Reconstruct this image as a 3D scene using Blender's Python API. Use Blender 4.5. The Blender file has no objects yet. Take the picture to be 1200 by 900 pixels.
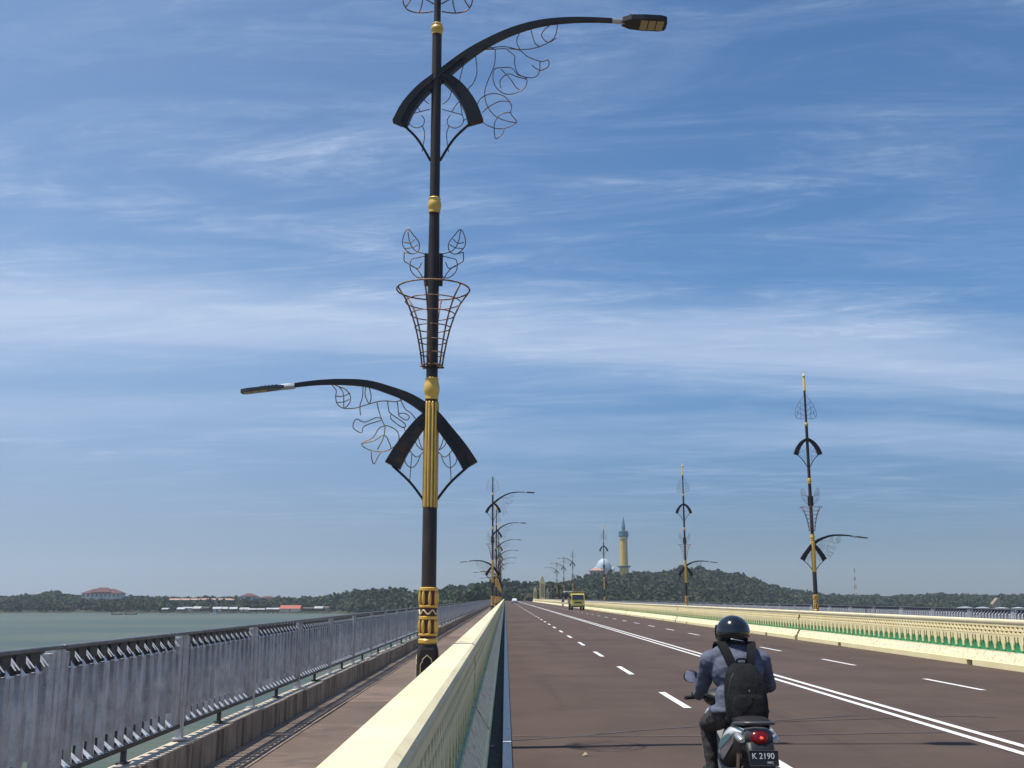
import bpy, bmesh, math, random
import numpy as np
from mathutils import Vector, Matrix, noise as mnoise
R = math.radians
random.seed(7); rng = np.random.default_rng(11)
sc = bpy.context.scene
COL = sc.collection

# ------------------------------------------------------------------ camera
cd = bpy.data.cameras.new('camera'); cam = bpy.data.objects.new('camera', cd); COL.objects.link(cam)
cam.location = (0, 0, 1.7)
cam.rotation_euler = (R(90 + 11.33), 0, R(-0.36))
cd.sensor_width = 36; cd.lens = 37.5; cd.clip_start = 0.05; cd.clip_end = 20000
sc.camera = cam

# ------------------------------------------------------------------ sky
SUN_EL, SUN_AZ = 69.1, -96.8          # azimuth clockwise from +Y (down the road)
w = bpy.data.worlds.new('World'); sc.world = w; w.use_nodes = True
nt = w.node_tree; N = nt.nodes; L = nt.links; N.clear()
def nd(tree, kind, **kw):
    n = tree.nodes.new(kind)
    for k, v in kw.items():
        if k.startswith('i_'):
            key = k[2:]; key = int(key) if key.isdigit() else key
            n.inputs[key].default_value = v
        else: setattr(n, k, v)
    return n
out = nd(nt, 'ShaderNodeOutputWorld'); bg = nd(nt, 'ShaderNodeBackground'); bg.inputs['Strength'].default_value = 0.099
sky = nd(nt, 'ShaderNodeTexSky', sky_type='NISHITA', sun_disc=False, sun_elevation=R(SUN_EL), sun_rotation=R(SUN_AZ),
         altitude=0, air_density=1.0, dust_density=0.25, ozone_density=3.0)
tc = nd(nt, 'ShaderNodeTexCoord'); sep = nd(nt, 'ShaderNodeSeparateXYZ'); L.new(tc.outputs['Generated'], sep.inputs[0])
def mth(tree, op, a, b=None, c=None, clamp=False):
    n = tree.nodes.new('ShaderNodeMath'); n.operation = op; n.use_clamp = clamp
    for i, q in enumerate((a, b, c)):
        if q is None: continue
        if isinstance(q, (int, float)): n.inputs[i].default_value = q
        else: tree.links.new(q, n.inputs[i])
    return n.outputs[0]
zc = mth(nt, 'ADD', mth(nt, 'MAXIMUM', sep.outputs[2], 0.0), 0.06)
cu = mth(nt, 'DIVIDE', sep.outputs[0], zc); cv = mth(nt, 'DIVIDE', sep.outputs[1], zc)
def cnoise(su, sv, scale, detail, rough, dist, off=0.0, shear=0.0):
    cb = nd(nt, 'ShaderNodeCombineXYZ')
    L.new(mth(nt, 'MULTIPLY', cu, su), cb.inputs[0])
    L.new(mth(nt, 'MULTIPLY', mth(nt, 'ADD', cv, mth(nt, 'MULTIPLY', cu, shear)), sv), cb.inputs[1]); cb.inputs[2].default_value = off
    n = nd(nt, 'ShaderNodeTexNoise'); L.new(cb.outputs[0], n.inputs['Vector'])
    n.inputs['Scale'].default_value = scale; n.inputs['Detail'].default_value = detail
    n.inputs['Roughness'].default_value = rough; n.inputs['Distortion'].default_value = dist
    return n.outputs[0]
def mrange(tree, v, a, b, c=0.0, d=1.0):
    n = tree.nodes.new('ShaderNodeMapRange'); n.interpolation_type = 'SMOOTHSTEP'
    tree.links.new(v, n.inputs[0])
    for i, q in enumerate((a, b, c, d)): n.inputs[i + 1].default_value = q
    return n.outputs[0]
wisp = mrange(nt, cnoise(0.9, 2.6, 1.5, 10, 0.66, 0.8, 1.7, 0.10), 0.38, 0.76)
fine = mrange(nt, cnoise(2.2, 6.5, 2.2, 9, 0.72, 1.4, 8.3, 0.16), 0.42, 0.80)
gaps = mrange(nt, cnoise(0.45, 0.9, 1.0, 3, 0.5, 0.3, 12.4, 0.0), 0.38, 0.60, 0.30, 1.0)      # where cirrus has formed at all
# a long soft bank of thin cirrus lying across the view, with a second thinner one nearer the horizon
def band(v0, v1, v2, v3): return mth(nt, 'MULTIPLY', mrange(nt, cvw, v0, v1), mrange(nt, cvw, v2, v3, 1.0, 0.0))
cvw = mth(nt, 'ADD', mth(nt, 'ADD', cv, mth(nt, 'MULTIPLY', cu, -0.16)), mth(nt, 'MULTIPLY', mth(nt, 'SUBTRACT', cnoise(0.35, 0.5, 1.0, 5, 0.6, 0.3, 21.0), 0.5), 1.3))
soft = mrange(nt, cnoise(0.22, 1.3, 1.2, 9, 0.58, 0.6, 5.5, -0.14), 0.30, 0.62, 0.25, 1.0)
bank = mth(nt, 'MULTIPLY', mth(nt, 'ADD', band(2.65, 3.2, 3.35, 4.05), mth(nt, 'MULTIPLY', band(4.0, 4.4, 4.5, 5.3), 0.55)), soft)
cl = mth(nt, 'ADD', mth(nt, 'MULTIPLY', wisp, 0.36), mth(nt, 'MULTIPLY', mth(nt, 'MULTIPLY', fine, wisp), 0.75))
cl = mth(nt, 'MULTIPLY', cl, gaps)
cl = mth(nt, 'ADD', cl, mth(nt, 'MULTIPLY', bank, 0.62))
veil = mrange(nt, sep.outputs[0], 0.30, -0.60, 0.0, 0.40)          # thin veil, thicker toward the sun's side
cl = mth(nt, 'MINIMUM', mth(nt, 'MULTIPLY', cl, mrange(nt, sep.outputs[2], 0.02, 0.14)), 0.85)
veil = mth(nt, 'MULTIPLY', veil, mrange(nt, sep.outputs[2], 0.12, 0.42, 1.0, 0.55))
cl = mth(nt, 'ADD', cl, mth(nt, 'MULTIPLY', veil, mth(nt, 'SUBTRACT', 1.0, cl)))
mix = nd(nt, 'ShaderNodeMix', data_type='RGBA'); L.new(cl, mix.inputs['Factor'])
tint = nd(nt, 'ShaderNodeMix', data_type='RGBA', blend_type='MULTIPLY'); tint.inputs['Factor'].default_value = 1.0
L.new(sky.outputs[0], tint.inputs['A'])
tm = nd(nt, 'ShaderNodeMix', data_type='RGBA'); L.new(mrange(nt, sep.outputs[2], 0.0, 0.30), tm.inputs['Factor'])
tm.inputs['A'].default_value = (0.35, 0.43, 0.64, 1); tm.inputs['B'].default_value = (0.66, 0.93, 1.12, 1); L.new(tm.outputs['Result'], tint.inputs['B'])
L.new(tint.outputs['Result'], mix.inputs['A']); mix.inputs['B'].default_value = (5.0, 6.1, 8.0, 1)
L.new(mix.outputs['Result'], bg.inputs['Color']); L.new(bg.outputs[0], out.inputs[0])

# ------------------------------------------------------------------ sun
sd = bpy.data.lights.new('sun', 'SUN'); sun = bpy.data.objects.new('sun', sd); COL.objects.link(sun)
sd.energy = 4.8; sd.angle = R(0.53); sd.color = (1.0, 0.955, 0.88)
sun.location = (-40, -10, 80)
sun.rotation_euler = Vector((0.38, 0.045, -1.0)).to_track_quat('-Z', 'Y').to_euler()

# ------------------------------------------------------------------ exposure
vs = sc.view_settings; vs.view_transform = 'Standard'; vs.look = 'None'; vs.exposure = 0.1; vs.gamma = 1.0; vs.use_curve_mapping = False
sc.cycles.use_denoising = True
sc.cycles.max_bounces = 8; sc.cycles.volume_bounces = 1
sc.cycles.volume_step_rate = 4.0

# ------------------------------------------------------------------ helpers
class MB:
    def __init__(s): s.v = []; s.f = []; s.m = []
    def add(s, vs_, fs, mat=0):
        o = len(s.v); s.v.extend(tuple(p) for p in vs_)
        for f in fs: s.f.append(tuple(i + o for i in f)); s.m.append(mat)
        return s
    def box(s, x0, x1, y0, y1, z0, z1, mat=0):
        v = [(x, y, z) for z in (z0, z1) for y in (y0, y1) for x in (x0, x1)]
        return s.add(v, [(0, 2, 3, 1), (4, 5, 7, 6), (0, 1, 5, 4), (2, 6, 7, 3), (0, 4, 6, 2), (1, 3, 7, 5)], mat)
    def cbox(s, x0, x1, y0, y1, z0, z1, c, mat=0):
        """box with every edge chamfered"""
        bm = bmesh.new(); r = bmesh.ops.create_cube(bm, size=1.0)
        for q in bm.verts: q.co = Vector(((x0 + x1) / 2 + q.co.x * (x1 - x0), (y0 + y1) / 2 + q.co.y * (y1 - y0), (z0 + z1) / 2 + q.co.z * (z1 - z0)))
        bmesh.ops.bevel(bm, geom=list(bm.edges), offset=c, segments=1, affect='EDGES')
        bm.verts.index_update()
        s.add([q.co[:] for q in bm.verts], [[q.index for q in f.verts] for f in bm.faces], mat); bm.free(); return s
    def prism(s, poly, axis, c0, c1, mat=0):
        def P(a, b, c): return {'x': (c, a, b), 'y': (a, c, b), 'z': (a, b, c)}[axis]
        n = len(poly)
        v = [P(a, b, c0) for a, b in poly] + [P(a, b, c1) for a, b in poly]
        f = [tuple(range(n))[::-1], tuple(range(n, 2 * n))] + [(i, (i + 1) % n, n + (i + 1) % n, n + i) for i in range(n)]
        return s.add(v, f, mat)
    def tube(s, pts, r, n=6, mat=0, cap=True):
        pts = [Vector(p) for p in pts]; m = len(pts)
        rr = r if isinstance(r, (list, tuple)) else [r] * m
        up = None; v = []
        for i, p in enumerate(pts):
            t = (pts[min(i + 1, m - 1)] - pts[max(i - 1, 0)])
            t = t.normalized() if t.length > 1e-9 else Vector((0, 0, 1))
            if up is None:
                up = Vector((0, 1, 0)) if abs(t.y) < 0.9 else Vector((1, 0, 0))
            a = (up - t * up.dot(t))
            a = a.normalized() if a.length > 1e-6 else t.orthogonal().normalized()
            up = a; b = t.cross(a)
            for k in range(n):
                q = 2 * math.pi * k / n
                v.append(p + (a * math.cos(q) + b * math.sin(q)) * rr[i])
        f = [(i * n + k, i * n + (k + 1) % n, (i + 1) * n + (k + 1) % n, (i + 1) * n + k) for i in range(m - 1) for k in range(n)]
        if cap: f += [tuple(range(n))[::-1], tuple(range((m - 1) * n, m * n))]
        return s.add(v, f, mat)
    def lathe(s, prof, n=16, c=(0, 0), mat=0, flute=0.0, nf=0):
        v = []; m = len(prof)
        for r, z in prof:
            for k in range(n):
                q = 2 * math.pi * k / n
                rr = r * (1 - (flute * (0.5 + 0.5 * math.cos(nf * q)) if nf else 0))
                v.append((c[0] + rr * math.cos(q), c[1] + rr * math.sin(q), z))
        f = [(i * n + k, i * n + (k + 1) % n, (i + 1) * n + (k + 1) % n, (i + 1) * n + k) for i in range(m - 1) for k in range(n)]
        f += [tuple(range(n))[::-1], tuple(range((m - 1) * n, m * n))]
        return s.add(v, f, mat)
    def loft(s, secs, n=18, p=2.4, mat=0):
        """secs: (y, cx, cz, half width, half height) super-ellipse sections along Y"""
        v = []; m = len(secs)
        for y, cx, cz, hw, hh in secs:
            for k in range(n):
                q = 2 * math.pi * k / n; a, b = math.cos(q), math.sin(q)
                v.append((cx + hw * math.copysign(abs(a) ** (2 / p), a), y, cz + hh * math.copysign(abs(b) ** (2 / p), b)))
        f = [(i * n + k, i * n + (k + 1) % n, (i + 1) * n + (k + 1) % n, (i + 1) * n + k) for i in range(m - 1) for k in range(n)]
        f += [tuple(range(n))[::-1], tuple(range((m - 1) * n, m * n))]
        return s.add(v, f, mat)
    def ell(s, c, r, nu=14, nv=9, mat=0, rot=None):
        v = []; rot = rot or Matrix.Identity(3)
        for i in range(1, nv):
            t = math.pi * i / nv
            for k in range(nu):
                q = 2 * math.pi * k / nu
                d = rot @ Vector((r[0] * math.sin(t) * math.cos(q), r[1] * math.sin(t) * math.sin(q), r[2] * math.cos(t)))
                v.append(Vector(c) + d)
        top = len(v); v.append(Vector(c) + rot @ Vector((0, 0, r[2]))); v.append(Vector(c) - rot @ Vector((0, 0, r[2])))
        f = [(i * nu + k, i * nu + (k + 1) % nu, (i + 1) * nu + (k + 1) % nu, (i + 1) * nu + k)[::-1] for i in range(nv - 2) for k in range(nu)]
        f += [(top, k, (k + 1) % nu) for k in range(nu)] + [(top + 1, (nv - 2) * nu + (k + 1) % nu, (nv - 2) * nu + k) for k in range(nu)]
        return s.add(v, f, mat)
    def caps(s, a, b, ra, rb, n=10):
        """tapered capsule"""
        a, b = Vector(a), Vector(b); d = (b - a).normalized()
        pts, rr = [], []
        for q in (-80, -50, -20): pts.append(a + d * ra * math.sin(R(q))); rr.append(ra * math.cos(R(q)))
        for q in (20, 50, 80): pts.append(b + d * rb * math.sin(R(q))); rr.append(rb * math.cos(R(q)))
        return s.tube(pts, rr, n)
    def sweep(s, path, th, dep, mat=0):
        """path in XZ, th thickness per point in plane, dep depth along Y"""
        v = []; m = len(path)
        for i, (x, z) in enumerate(path):
            a = path[max(i - 1, 0)]; b = path[min(i + 1, m - 1)]
            tx, tz = b[0] - a[0], b[1] - a[1]; l = math.hypot(tx, tz) or 1; nx, nz = -tz / l, tx / l
            t = th[i] / 2 if isinstance(th, (list, tuple)) else th / 2
            d = dep[i] / 2 if isinstance(dep, (list, tuple)) else dep / 2
            v += [(x + nx * t, -d, z + nz * t), (x + nx * t, d, z + nz * t), (x - nx * t, d, z - nz * t), (x - nx * t, -d, z - nz * t)]
        f = [(i * 4 + k, i * 4 + (k + 1) % 4, i * 4 + 4 + (k + 1) % 4, i * 4 + 4 + k) for i in range(m - 1) for k in range(4)]
        f += [(3, 2, 1, 0), ((m - 1) * 4, (m - 1) * 4 + 1, (m - 1) * 4 + 2, (m - 1) * 4 + 3)]
        return s.add(v, f, mat)
    def mesh(s, name, mats, smooth=False, fix=False):
        me = bpy.data.meshes.new(name); me.from_pydata([tuple(p) for p in s.v], [], s.f)
        mats = mats if isinstance(mats, (list, tuple)) else [mats]
        for q in mats: me.materials.append(q)
        if len(mats) > 1: me.polygons.foreach_set('material_index', s.m)
        if fix:
            bm = bmesh.new(); bm.from_mesh(me); bmesh.ops.recalc_face_normals(bm, faces=bm.faces); bm.to_mesh(me); bm.free()
        if smooth:
            me.polygons.foreach_set('use_smooth', [True] * len(me.polygons))
            if smooth != 'all': me.set_sharp_from_angle(angle=R(38))
        me.update(); return me
    def build(s, name, mats, parent=None, smooth=False, fix=True, loc=None, **tags):
        return link(name, s.mesh(name, mats, smooth, fix), parent, loc, **tags)

def link(name, me, parent=None, loc=None, rot=None, **tags):
    o = bpy.data.objects.new(name, me); COL.objects.link(o)
    if parent is not None: o.parent = parent
    if loc is not None: o.location = loc
    if rot is not None: o.rotation_euler = rot
    for k, v in tags.items(): o[k] = v
    return o
def thing(name, label, cat, loc=(0, 0, 0), rz=0, group=None):
    o = bpy.data.objects.new(name, None); COL.objects.link(o); o.location = loc; o.rotation_euler = (0, 0, rz)
    o.empty_display_size = 0.2; o['label'] = label; o['category'] = cat
    if group: o['group'] = group
    return o
def copy_tree(o, parent=None):
    c = o.copy(); COL.objects.link(c); c.parent = parent
    for ch in list(o.children): copy_tree(ch, c)
    return c
def smoothpath(pts, k=4):
    """Catmull-Rom"""
    P = [Vector(p) for p in pts]
    if len(P) < 3: return P
    closed = (P[0] - P[-1]).length < 1e-4
    o = []
    for i in range(len(P) - 1):
        a = P[i - 1] if i > 0 else (P[-2] if closed else P[0]); b = P[i]; c = P[i + 1]
        d = P[i + 2] if i + 2 < len(P) else (P[1] if closed else P[-1])
        for j in range(k):
            t = j / k
            o.append(0.5 * ((2 * b) + (c - a) * t + (2 * a - 5 * b + 4 * c - d) * t * t + (3 * b - a - 3 * c + d) * t ** 3))
    o.append(P[-1]); return o

# ------------------------------------------------------------------ materials
def mat(name, col, rough=0.6, metal=0.0, col2=None, scale=4.0, amt=1.0, bump=0.0, bscale=40.0, detail=6, stretch=(1, 1, 1), spec=0.5, lo=0.35, hi=0.65, coat=0.0):
    m = bpy.data.materials.new(name); m.use_nodes = True; t = m.node_tree
    b = t.nodes['Principled BSDF']
    b.inputs['Base Color'].default_value = (*col, 1); b.inputs['Roughness'].default_value = rough; b.inputs['Metallic'].default_value = metal
    b.inputs['Specular IOR Level'].default_value = spec; b.inputs['Coat Weight'].default_value = coat
    if col2 or bump:
        g = t.nodes.new('ShaderNodeNewGeometry'); mp = t.nodes.new('ShaderNodeMapping'); t.links.new(g.outputs['Position'], mp.inputs['Vector'])
        mp.inputs['Scale'].default_value = stretch
    if col2:
        n = t.nodes.new('ShaderNodeTexNoise'); t.links.new(mp.outputs[0], n.inputs['Vector'])
        n.inputs['Scale'].default_value = scale; n.inputs['Detail'].default_value = detail; n.inputs['Roughness'].default_value = 0.62
        fac = mrange(t, n.outputs[0], lo, hi, 0, amt)
        mx = t.nodes.new('ShaderNodeMix'); mx.data_type = 'RGBA'; t.links.new(fac, mx.inputs['Factor'])
        mx.inputs['A'].default_value = (*col, 1); mx.inputs['B'].default_value = (*col2, 1)
        t.links.new(mx.outputs['Result'], b.inputs['Base Color'])
    if bump:
        n2 = t.nodes.new('ShaderNodeTexNoise'); t.links.new(g.outputs['Position'], n2.inputs['Vector'])
        n2.inputs['Scale'].default_value = bscale; n2.inputs['Detail'].default_value = 4
        bp = t.nodes.new('ShaderNodeBump'); bp.inputs['Strength'].default_value = bump; bp.inputs['Distance'].default_value = 0.02
        t.links.new(n2.outputs[0], bp.inputs['Height']); t.links.new(bp.outputs[0], b.inputs['Normal'])
    return m
def add_noise_layer(m, scale, stretch, col, lo, hi, amt, detail=6):
    """one more layer of wear on a mat(): mixes col over the base colour"""
    t = m.node_tree; b = t.nodes['Principled BSDF']; src = b.inputs['Base Color'].links[0].from_socket
    g = t.nodes.new('ShaderNodeNewGeometry'); mp = t.nodes.new('ShaderNodeMapping'); t.links.new(g.outputs['Position'], mp.inputs['Vector'])
    mp.inputs['Scale'].default_value = stretch
    n = t.nodes.new('ShaderNodeTexNoise'); t.links.new(mp.outputs[0], n.inputs['Vector'])
    n.inputs['Scale'].default_value = scale; n.inputs['Detail'].default_value = detail; n.inputs['Roughness'].default_value = 0.65
    fac = mrange(t, n.outputs[0], lo, hi, 0, amt)
    mx = t.nodes.new('ShaderNodeMix'); mx.data_type = 'RGBA'; t.links.new(fac, mx.inputs['Factor']); t.links.new(src, mx.inputs['A'])
    mx.inputs['B'].default_value = (*col, 1); t.links.new(mx.outputs['Result'], b.inputs['Base Color']); return m

def add_random(m, lo, hi):
    """every slab, block or picket has its own slightly different tone"""
    t = m.node_tree; b = t.nodes['Principled BSDF']; src = b.inputs['Base Color'].links[0].from_socket
    oi = t.nodes.new('ShaderNodeObjectInfo'); mr = t.nodes.new('ShaderNodeMapRange'); t.links.new(oi.outputs['Random'], mr.inputs[0]); mr.inputs[3].default_value = lo; mr.inputs[4].default_value = hi
    vm = t.nodes.new('ShaderNodeVectorMath'); vm.operation = 'SCALE'; t.links.new(src, vm.inputs[0]); t.links.new(mr.outputs[0], vm.inputs['Scale']); t.links.new(vm.outputs[0], b.inputs['Base Color']); return m
M = {}
M['asphalt'] = mat('asphalt', (0.080, 0.056, 0.0455), 0.9, 0, (0.098, 0.069, 0.056), 0.5, 1.0, 0.35, 220, spec=0.2)
add_noise_layer(M['asphalt'], 1.0, (1.3, 0.035, 1), (0.064, 0.044, 0.037), 0.50, 0.75, 0.8)
add_noise_layer(M['asphalt'], 60.0, (1, 1, 1), (0.15, 0.108, 0.09), 0.55, 0.8, 0.6, 3)
add_noise_layer(M['asphalt'], 0.22, (1, 0.5, 1), (0.112, 0.078, 0.063), 0.48, 0.68, 0.7)
add_noise_layer(M['asphalt'], 2.6, (1, 1, 1), (0.046, 0.032, 0.028), 0.64, 0.78, 0.75, 3)
M['tar'] = mat('tar', (0.045, 0.037, 0.035), 0.7, 0, (0.085, 0.068, 0.062), 3.0, 1.0)
M['tar_soft'] = mat('tar_soft', (0.062, 0.045, 0.04), 0.85, 0, (0.095, 0.066, 0.056), 1.6, 1.0, lo=0.4, hi=0.62)
M['paint'] = mat('paint', (0.74, 0.72, 0.69), 0.7, 0, (0.30, 0.26, 0.23), 14.0, 0.85, lo=0.52, hi=0.74, detail=9)
M['cream'] = mat('cream', (0.94, 0.82, 0.47), 0.65, 0, (0.90, 0.76, 0.41), 1.1, 1.0, 0.15, 60)
add_noise_layer(M['cream'], 2.0, (3, 3, 0.35), (0.34, 0.28, 0.17), 0.58, 0.80, 0.6)
M['cream_cap'] = mat('cream_cap', (0.80, 0.71, 0.46), 0.65, 0, (0.74, 0.64, 0.40), 1.4, 1.0, 0.12, 50)
add_noise_layer(M['cream_cap'], 5.0, (1, 1, 1), (0.40, 0.33, 0.22), 0.57, 0.76, 0.65)
add_noise_layer(M['cream_cap'], 1.2, (2.0, 0.5, 1), (0.56, 0.47, 0.31), 0.50, 0.70, 0.65)
M['stipple'] = mat('stipple', (0.92, 0.77, 0.50), 0.8, 0, (0.62, 0.38, 0.25), 11.0, 1.0, 0.9, 45, lo=0.46, hi=0.68)
M['green'] = mat('green', (0.025, 0.34, 0.12), 0.6, 0, (0.035, 0.25, 0.10), 3.0, 1.0)
M['void_shade'] = mat('void_shade', (0.05, 0.043, 0.035), 0.9)  # near-black colour painting the shade inside lattice holes, drains and joints
M['gutter'] = mat('gutter', (0.035, 0.03, 0.028), 0.95, 0, (0.07, 0.06, 0.05), 12, 1.0, 0.6, 60)
M['slab'] = mat('slab', (0.165, 0.118, 0.09), 0.85, 0, (0.135, 0.095, 0.072), 1.5, 1.0, 0.3, 70)
add_noise_layer(M['slab'], 2.2, (1.0, 4.0, 1), (0.29, 0.215, 0.175), 0.54, 0.72, 0.9)
add_noise_layer(M['slab'], 0.7, (1, 1, 1), (0.085, 0.062, 0.05), 0.52, 0.70, 0.8)
M['conc'] = mat('conc', (0.34, 0.255, 0.19), 0.88, 0, (0.23, 0.17, 0.125), 2.0, 1.0, 0.4, 60)
add_random(M['slab'], 0.78, 1.22); add_random(M['conc'], 0.85, 1.15)
M['coping'] = mat('coping', (0.66, 0.56, 0.43), 0.85, 0, (0.52, 0.43, 0.33), 3.0, 1.0, 0.4, 50)
M['kerb'] = mat('kerb', (0.40, 0.33, 0.265), 0.88, 0, (0.28, 0.23, 0.185), 2.5, 1.0, 0.4, 50)
add_noise_layer(M['kerb'], 2.5, (2, 2.2, 0.25), (0.075, 0.06, 0.05), 0.46, 0.66, 0.9)
add_random(M['kerb'], 0.82, 1.15)
M['zinc'] = mat('zinc', (0.56, 0.565, 0.59), 0.5, 0.1, (0.38, 0.385, 0.41), 7.0, 1.0, lo=0.35, hi=0.65)
add_noise_layer(M['zinc'], 34.0, (1, 1, 1), (0.68, 0.685, 0.71), 0.55, 0.75, 0.6, 2)
add_random(M['zinc'], 0.74, 1.12)
M['rail'] = mat('rail', (0.16, 0.165, 0.18), 0.45, 0.2, (0.10, 0.105, 0.115), 9.0, 1.0)
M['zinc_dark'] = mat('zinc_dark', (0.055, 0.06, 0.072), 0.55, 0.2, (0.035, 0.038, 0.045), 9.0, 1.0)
M['zinc_sunlit'] = mat('zinc_sunlit', (0.82, 0.83, 0.85), 0.45, 0.1, (0.55, 0.56, 0.6), 20.0, 1.0)  # same zinc lightened: sunlight on tips and tabs put into the colour
M['pole'] = mat('pole', (0.034, 0.027, 0.023), 0.45, 0.0, (0.060, 0.043, 0.034), 2.0, 0.9, spec=0.3)
M['iron'] = mat('iron', (0.022, 0.019, 0.019), 0.5, 0.2, (0.10, 0.045, 0.022), 5.0, 0.7, lo=0.5, hi=0.75)
M['gold'] = mat('gold', (0.86, 0.53, 0.11), 0.36, 0.15, (0.72, 0.42, 0.08), 9.0, 0.8)
M['wire'] = mat('wire', (0.36, 0.20, 0.10), 0.5, 0.3, (0.10, 0.055, 0.04), 14.0, 1.0)
M['wire_gold'] = mat('wire_gold', (0.55, 0.38, 0.14), 0.45, 0.4, (0.2, 0.11, 0.05), 9.0, 1.0)
M['lens'] = mat('lens', (0.42, 0.33, 0.16), 0.3)
M['silver'] = mat('silver', (0.6, 0.6, 0.6), 0.35, 0.8)
M['maroon'] = mat('maroon', (0.10, 0.018, 0.012), 0.5)
M['helmet'] = mat('helmet', (0.010, 0.011, 0.014), 0.16, 0, coat=0.6)
M['shirt'] = mat('shirt', (0.115, 0.126, 0.175), 0.9, 0, (0.085, 0.095, 0.14), 9, 1.0, 0.55, 22)
M['trouser'] = mat('trouser', (0.050, 0.045, 0.044), 0.9, 0, (0.035, 0.032, 0.033), 8, 1.0, 0.4, 18)
M['skin'] = mat('skin', (0.30, 0.15, 0.09), 0.55)
M['glove'] = mat('glove', (0.018, 0.017, 0.017), 0.8)
M['pack'] = mat('pack', (0.005, 0.005, 0.006), 0.85, 0, (0.010, 0.010, 0.012), 10, 1.0, 0.6, 20, spec=0.25)
M['strap'] = mat('strap', (0.007, 0.007, 0.008), 0.85, spec=0.25)
M['black'] = mat('black', (0.012, 0.012, 0.013), 0.5)
M['rubber'] = mat('rubber', (0.018, 0.018, 0.018), 0.85)
M['bike_white'] = mat('bike_white', (0.75, 0.76, 0.78), 0.22, 0, coat=0.5)
M['bike_grey'] = mat('bike_grey', (0.07, 0.07, 0.075), 0.38)
M['seat'] = mat('seat', (0.012, 0.011, 0.012), 0.7, spec=0.3)
M['mirror'] = mat('mirror', (0.85, 0.88, 0.9), 0.03, 1.0)
M['chrome'] = mat('chrome', (0.6, 0.6, 0.6), 0.2, 1.0)
M['plate'] = mat('plate', (0.012, 0.012, 0.012), 0.5)
M['ink'] = mat('ink', (0.7, 0.7, 0.68), 0.6)
def glow(name, col, e, base):
    m = mat(name, base, 0.25); b = m.node_tree.nodes['Principled BSDF']
    b.inputs['Emission Color'].default_value = (*col, 1); b.inputs['Emission Strength'].default_value = e; return m
M['tail'] = glow('tail', (1, 0.02, 0.01), 0.04, (0.11, 0.003, 0.004))
M['tail_hot'] = glow('tail_hot', (1, 0.06, 0.04), 2.2, (0.5, 0.02, 0.02))
M['truck'] = mat('truck', (0.80, 0.66, 0.16), 0.45, 0, (0.70, 0.56, 0.14), 1.0, 1.0)
M['glass'] = mat('glass', (0.03, 0.04, 0.045), 0.08)
M['wood'] = mat('wood', (0.42, 0.32, 0.20), 0.8, 0, (0.30, 0.22, 0.14), 5, 1.0)
M['white'] = mat('white', (0.72, 0.72, 0.70), 0.6, 0, (0.6, 0.59, 0.56), 0.3, 1.0)
M['car'] = mat('car', (0.72, 0.73, 0.74), 0.25, 0, coat=0.5)
M['stone'] = mat('stone', (0.88, 0.70, 0.32), 0.7, 0, (0.80, 0.62, 0.27), 0.5, 1.0)
M['stone_dark'] = mat('stone_dark', (0.32, 0.22, 0.12), 0.8)
M['minaret'] = mat('minaret', (0.72, 0.48, 0.10), 0.6, 0, (0.66, 0.42, 0.09), 0.3, 1.0)
M['minaret_pale'] = mat('minaret_pale', (0.72, 0.62, 0.36), 0.6)
M['teal'] = mat('teal', (0.10, 0.19, 0.22), 0.5)
M['dome'] = mat('dome', (0.40, 0.50, 0.60), 0.5, 0.0)
M['roof_red'] = mat('roof_red', (0.13, 0.042, 0.04), 0.85, 0, (0.10, 0.035, 0.033), 0.2, 1.0)
M['roof_bright'] = mat('roof_bright', (0.42, 0.09, 0.05), 0.7)
M['roof_grey'] = mat('roof_grey', (0.42, 0.44, 0.46), 0.6)
M['wall_pale'] = mat('wall_pale', (0.62, 0.58, 0.54), 0.8, 0, (0.5, 0.46, 0.43), 0.2, 1.0)
M['roof_pale'] = mat('roof_pale', (0.46, 0.46, 0.46), 0.7, 0, (0.34, 0.34, 0.35), 0.15, 1.0)
M['wall_pink'] = mat('wall_pink', (0.50, 0.30, 0.24), 0.8, 0, (0.44, 0.26, 0.20), 0.1, 1.0)
M['window'] = mat('window', (0.06, 0.07, 0.08), 0.2)
M['mast_red'] = mat('mast_red', (0.5, 0.06, 0.05), 0.6)
M['soil'] = mat('soil', (0.055, 0.06, 0.028), 0.95, 0, (0.035, 0.045, 0.02), 0.05, 1.0)
M['trunk'] = mat('trunk', (0.10, 0.075, 0.055), 0.9)
def leaf_mat(name):
    m = bpy.data.materials.new(name); m.use_nodes = True; t = m.node_tree; b = t.nodes['Principled BSDF']
    a = t.nodes.new('ShaderNodeVertexColor'); a.layer_name = 'hue'; t.links.new(a.outputs[0], b.inputs['Base Color'])
    b.inputs['Roughness'].default_value = 0.75; b.inputs['Specular IOR Level'].default_value = 0.2
    return m
M['leaf'] = leaf_mat('leaf')
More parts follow.
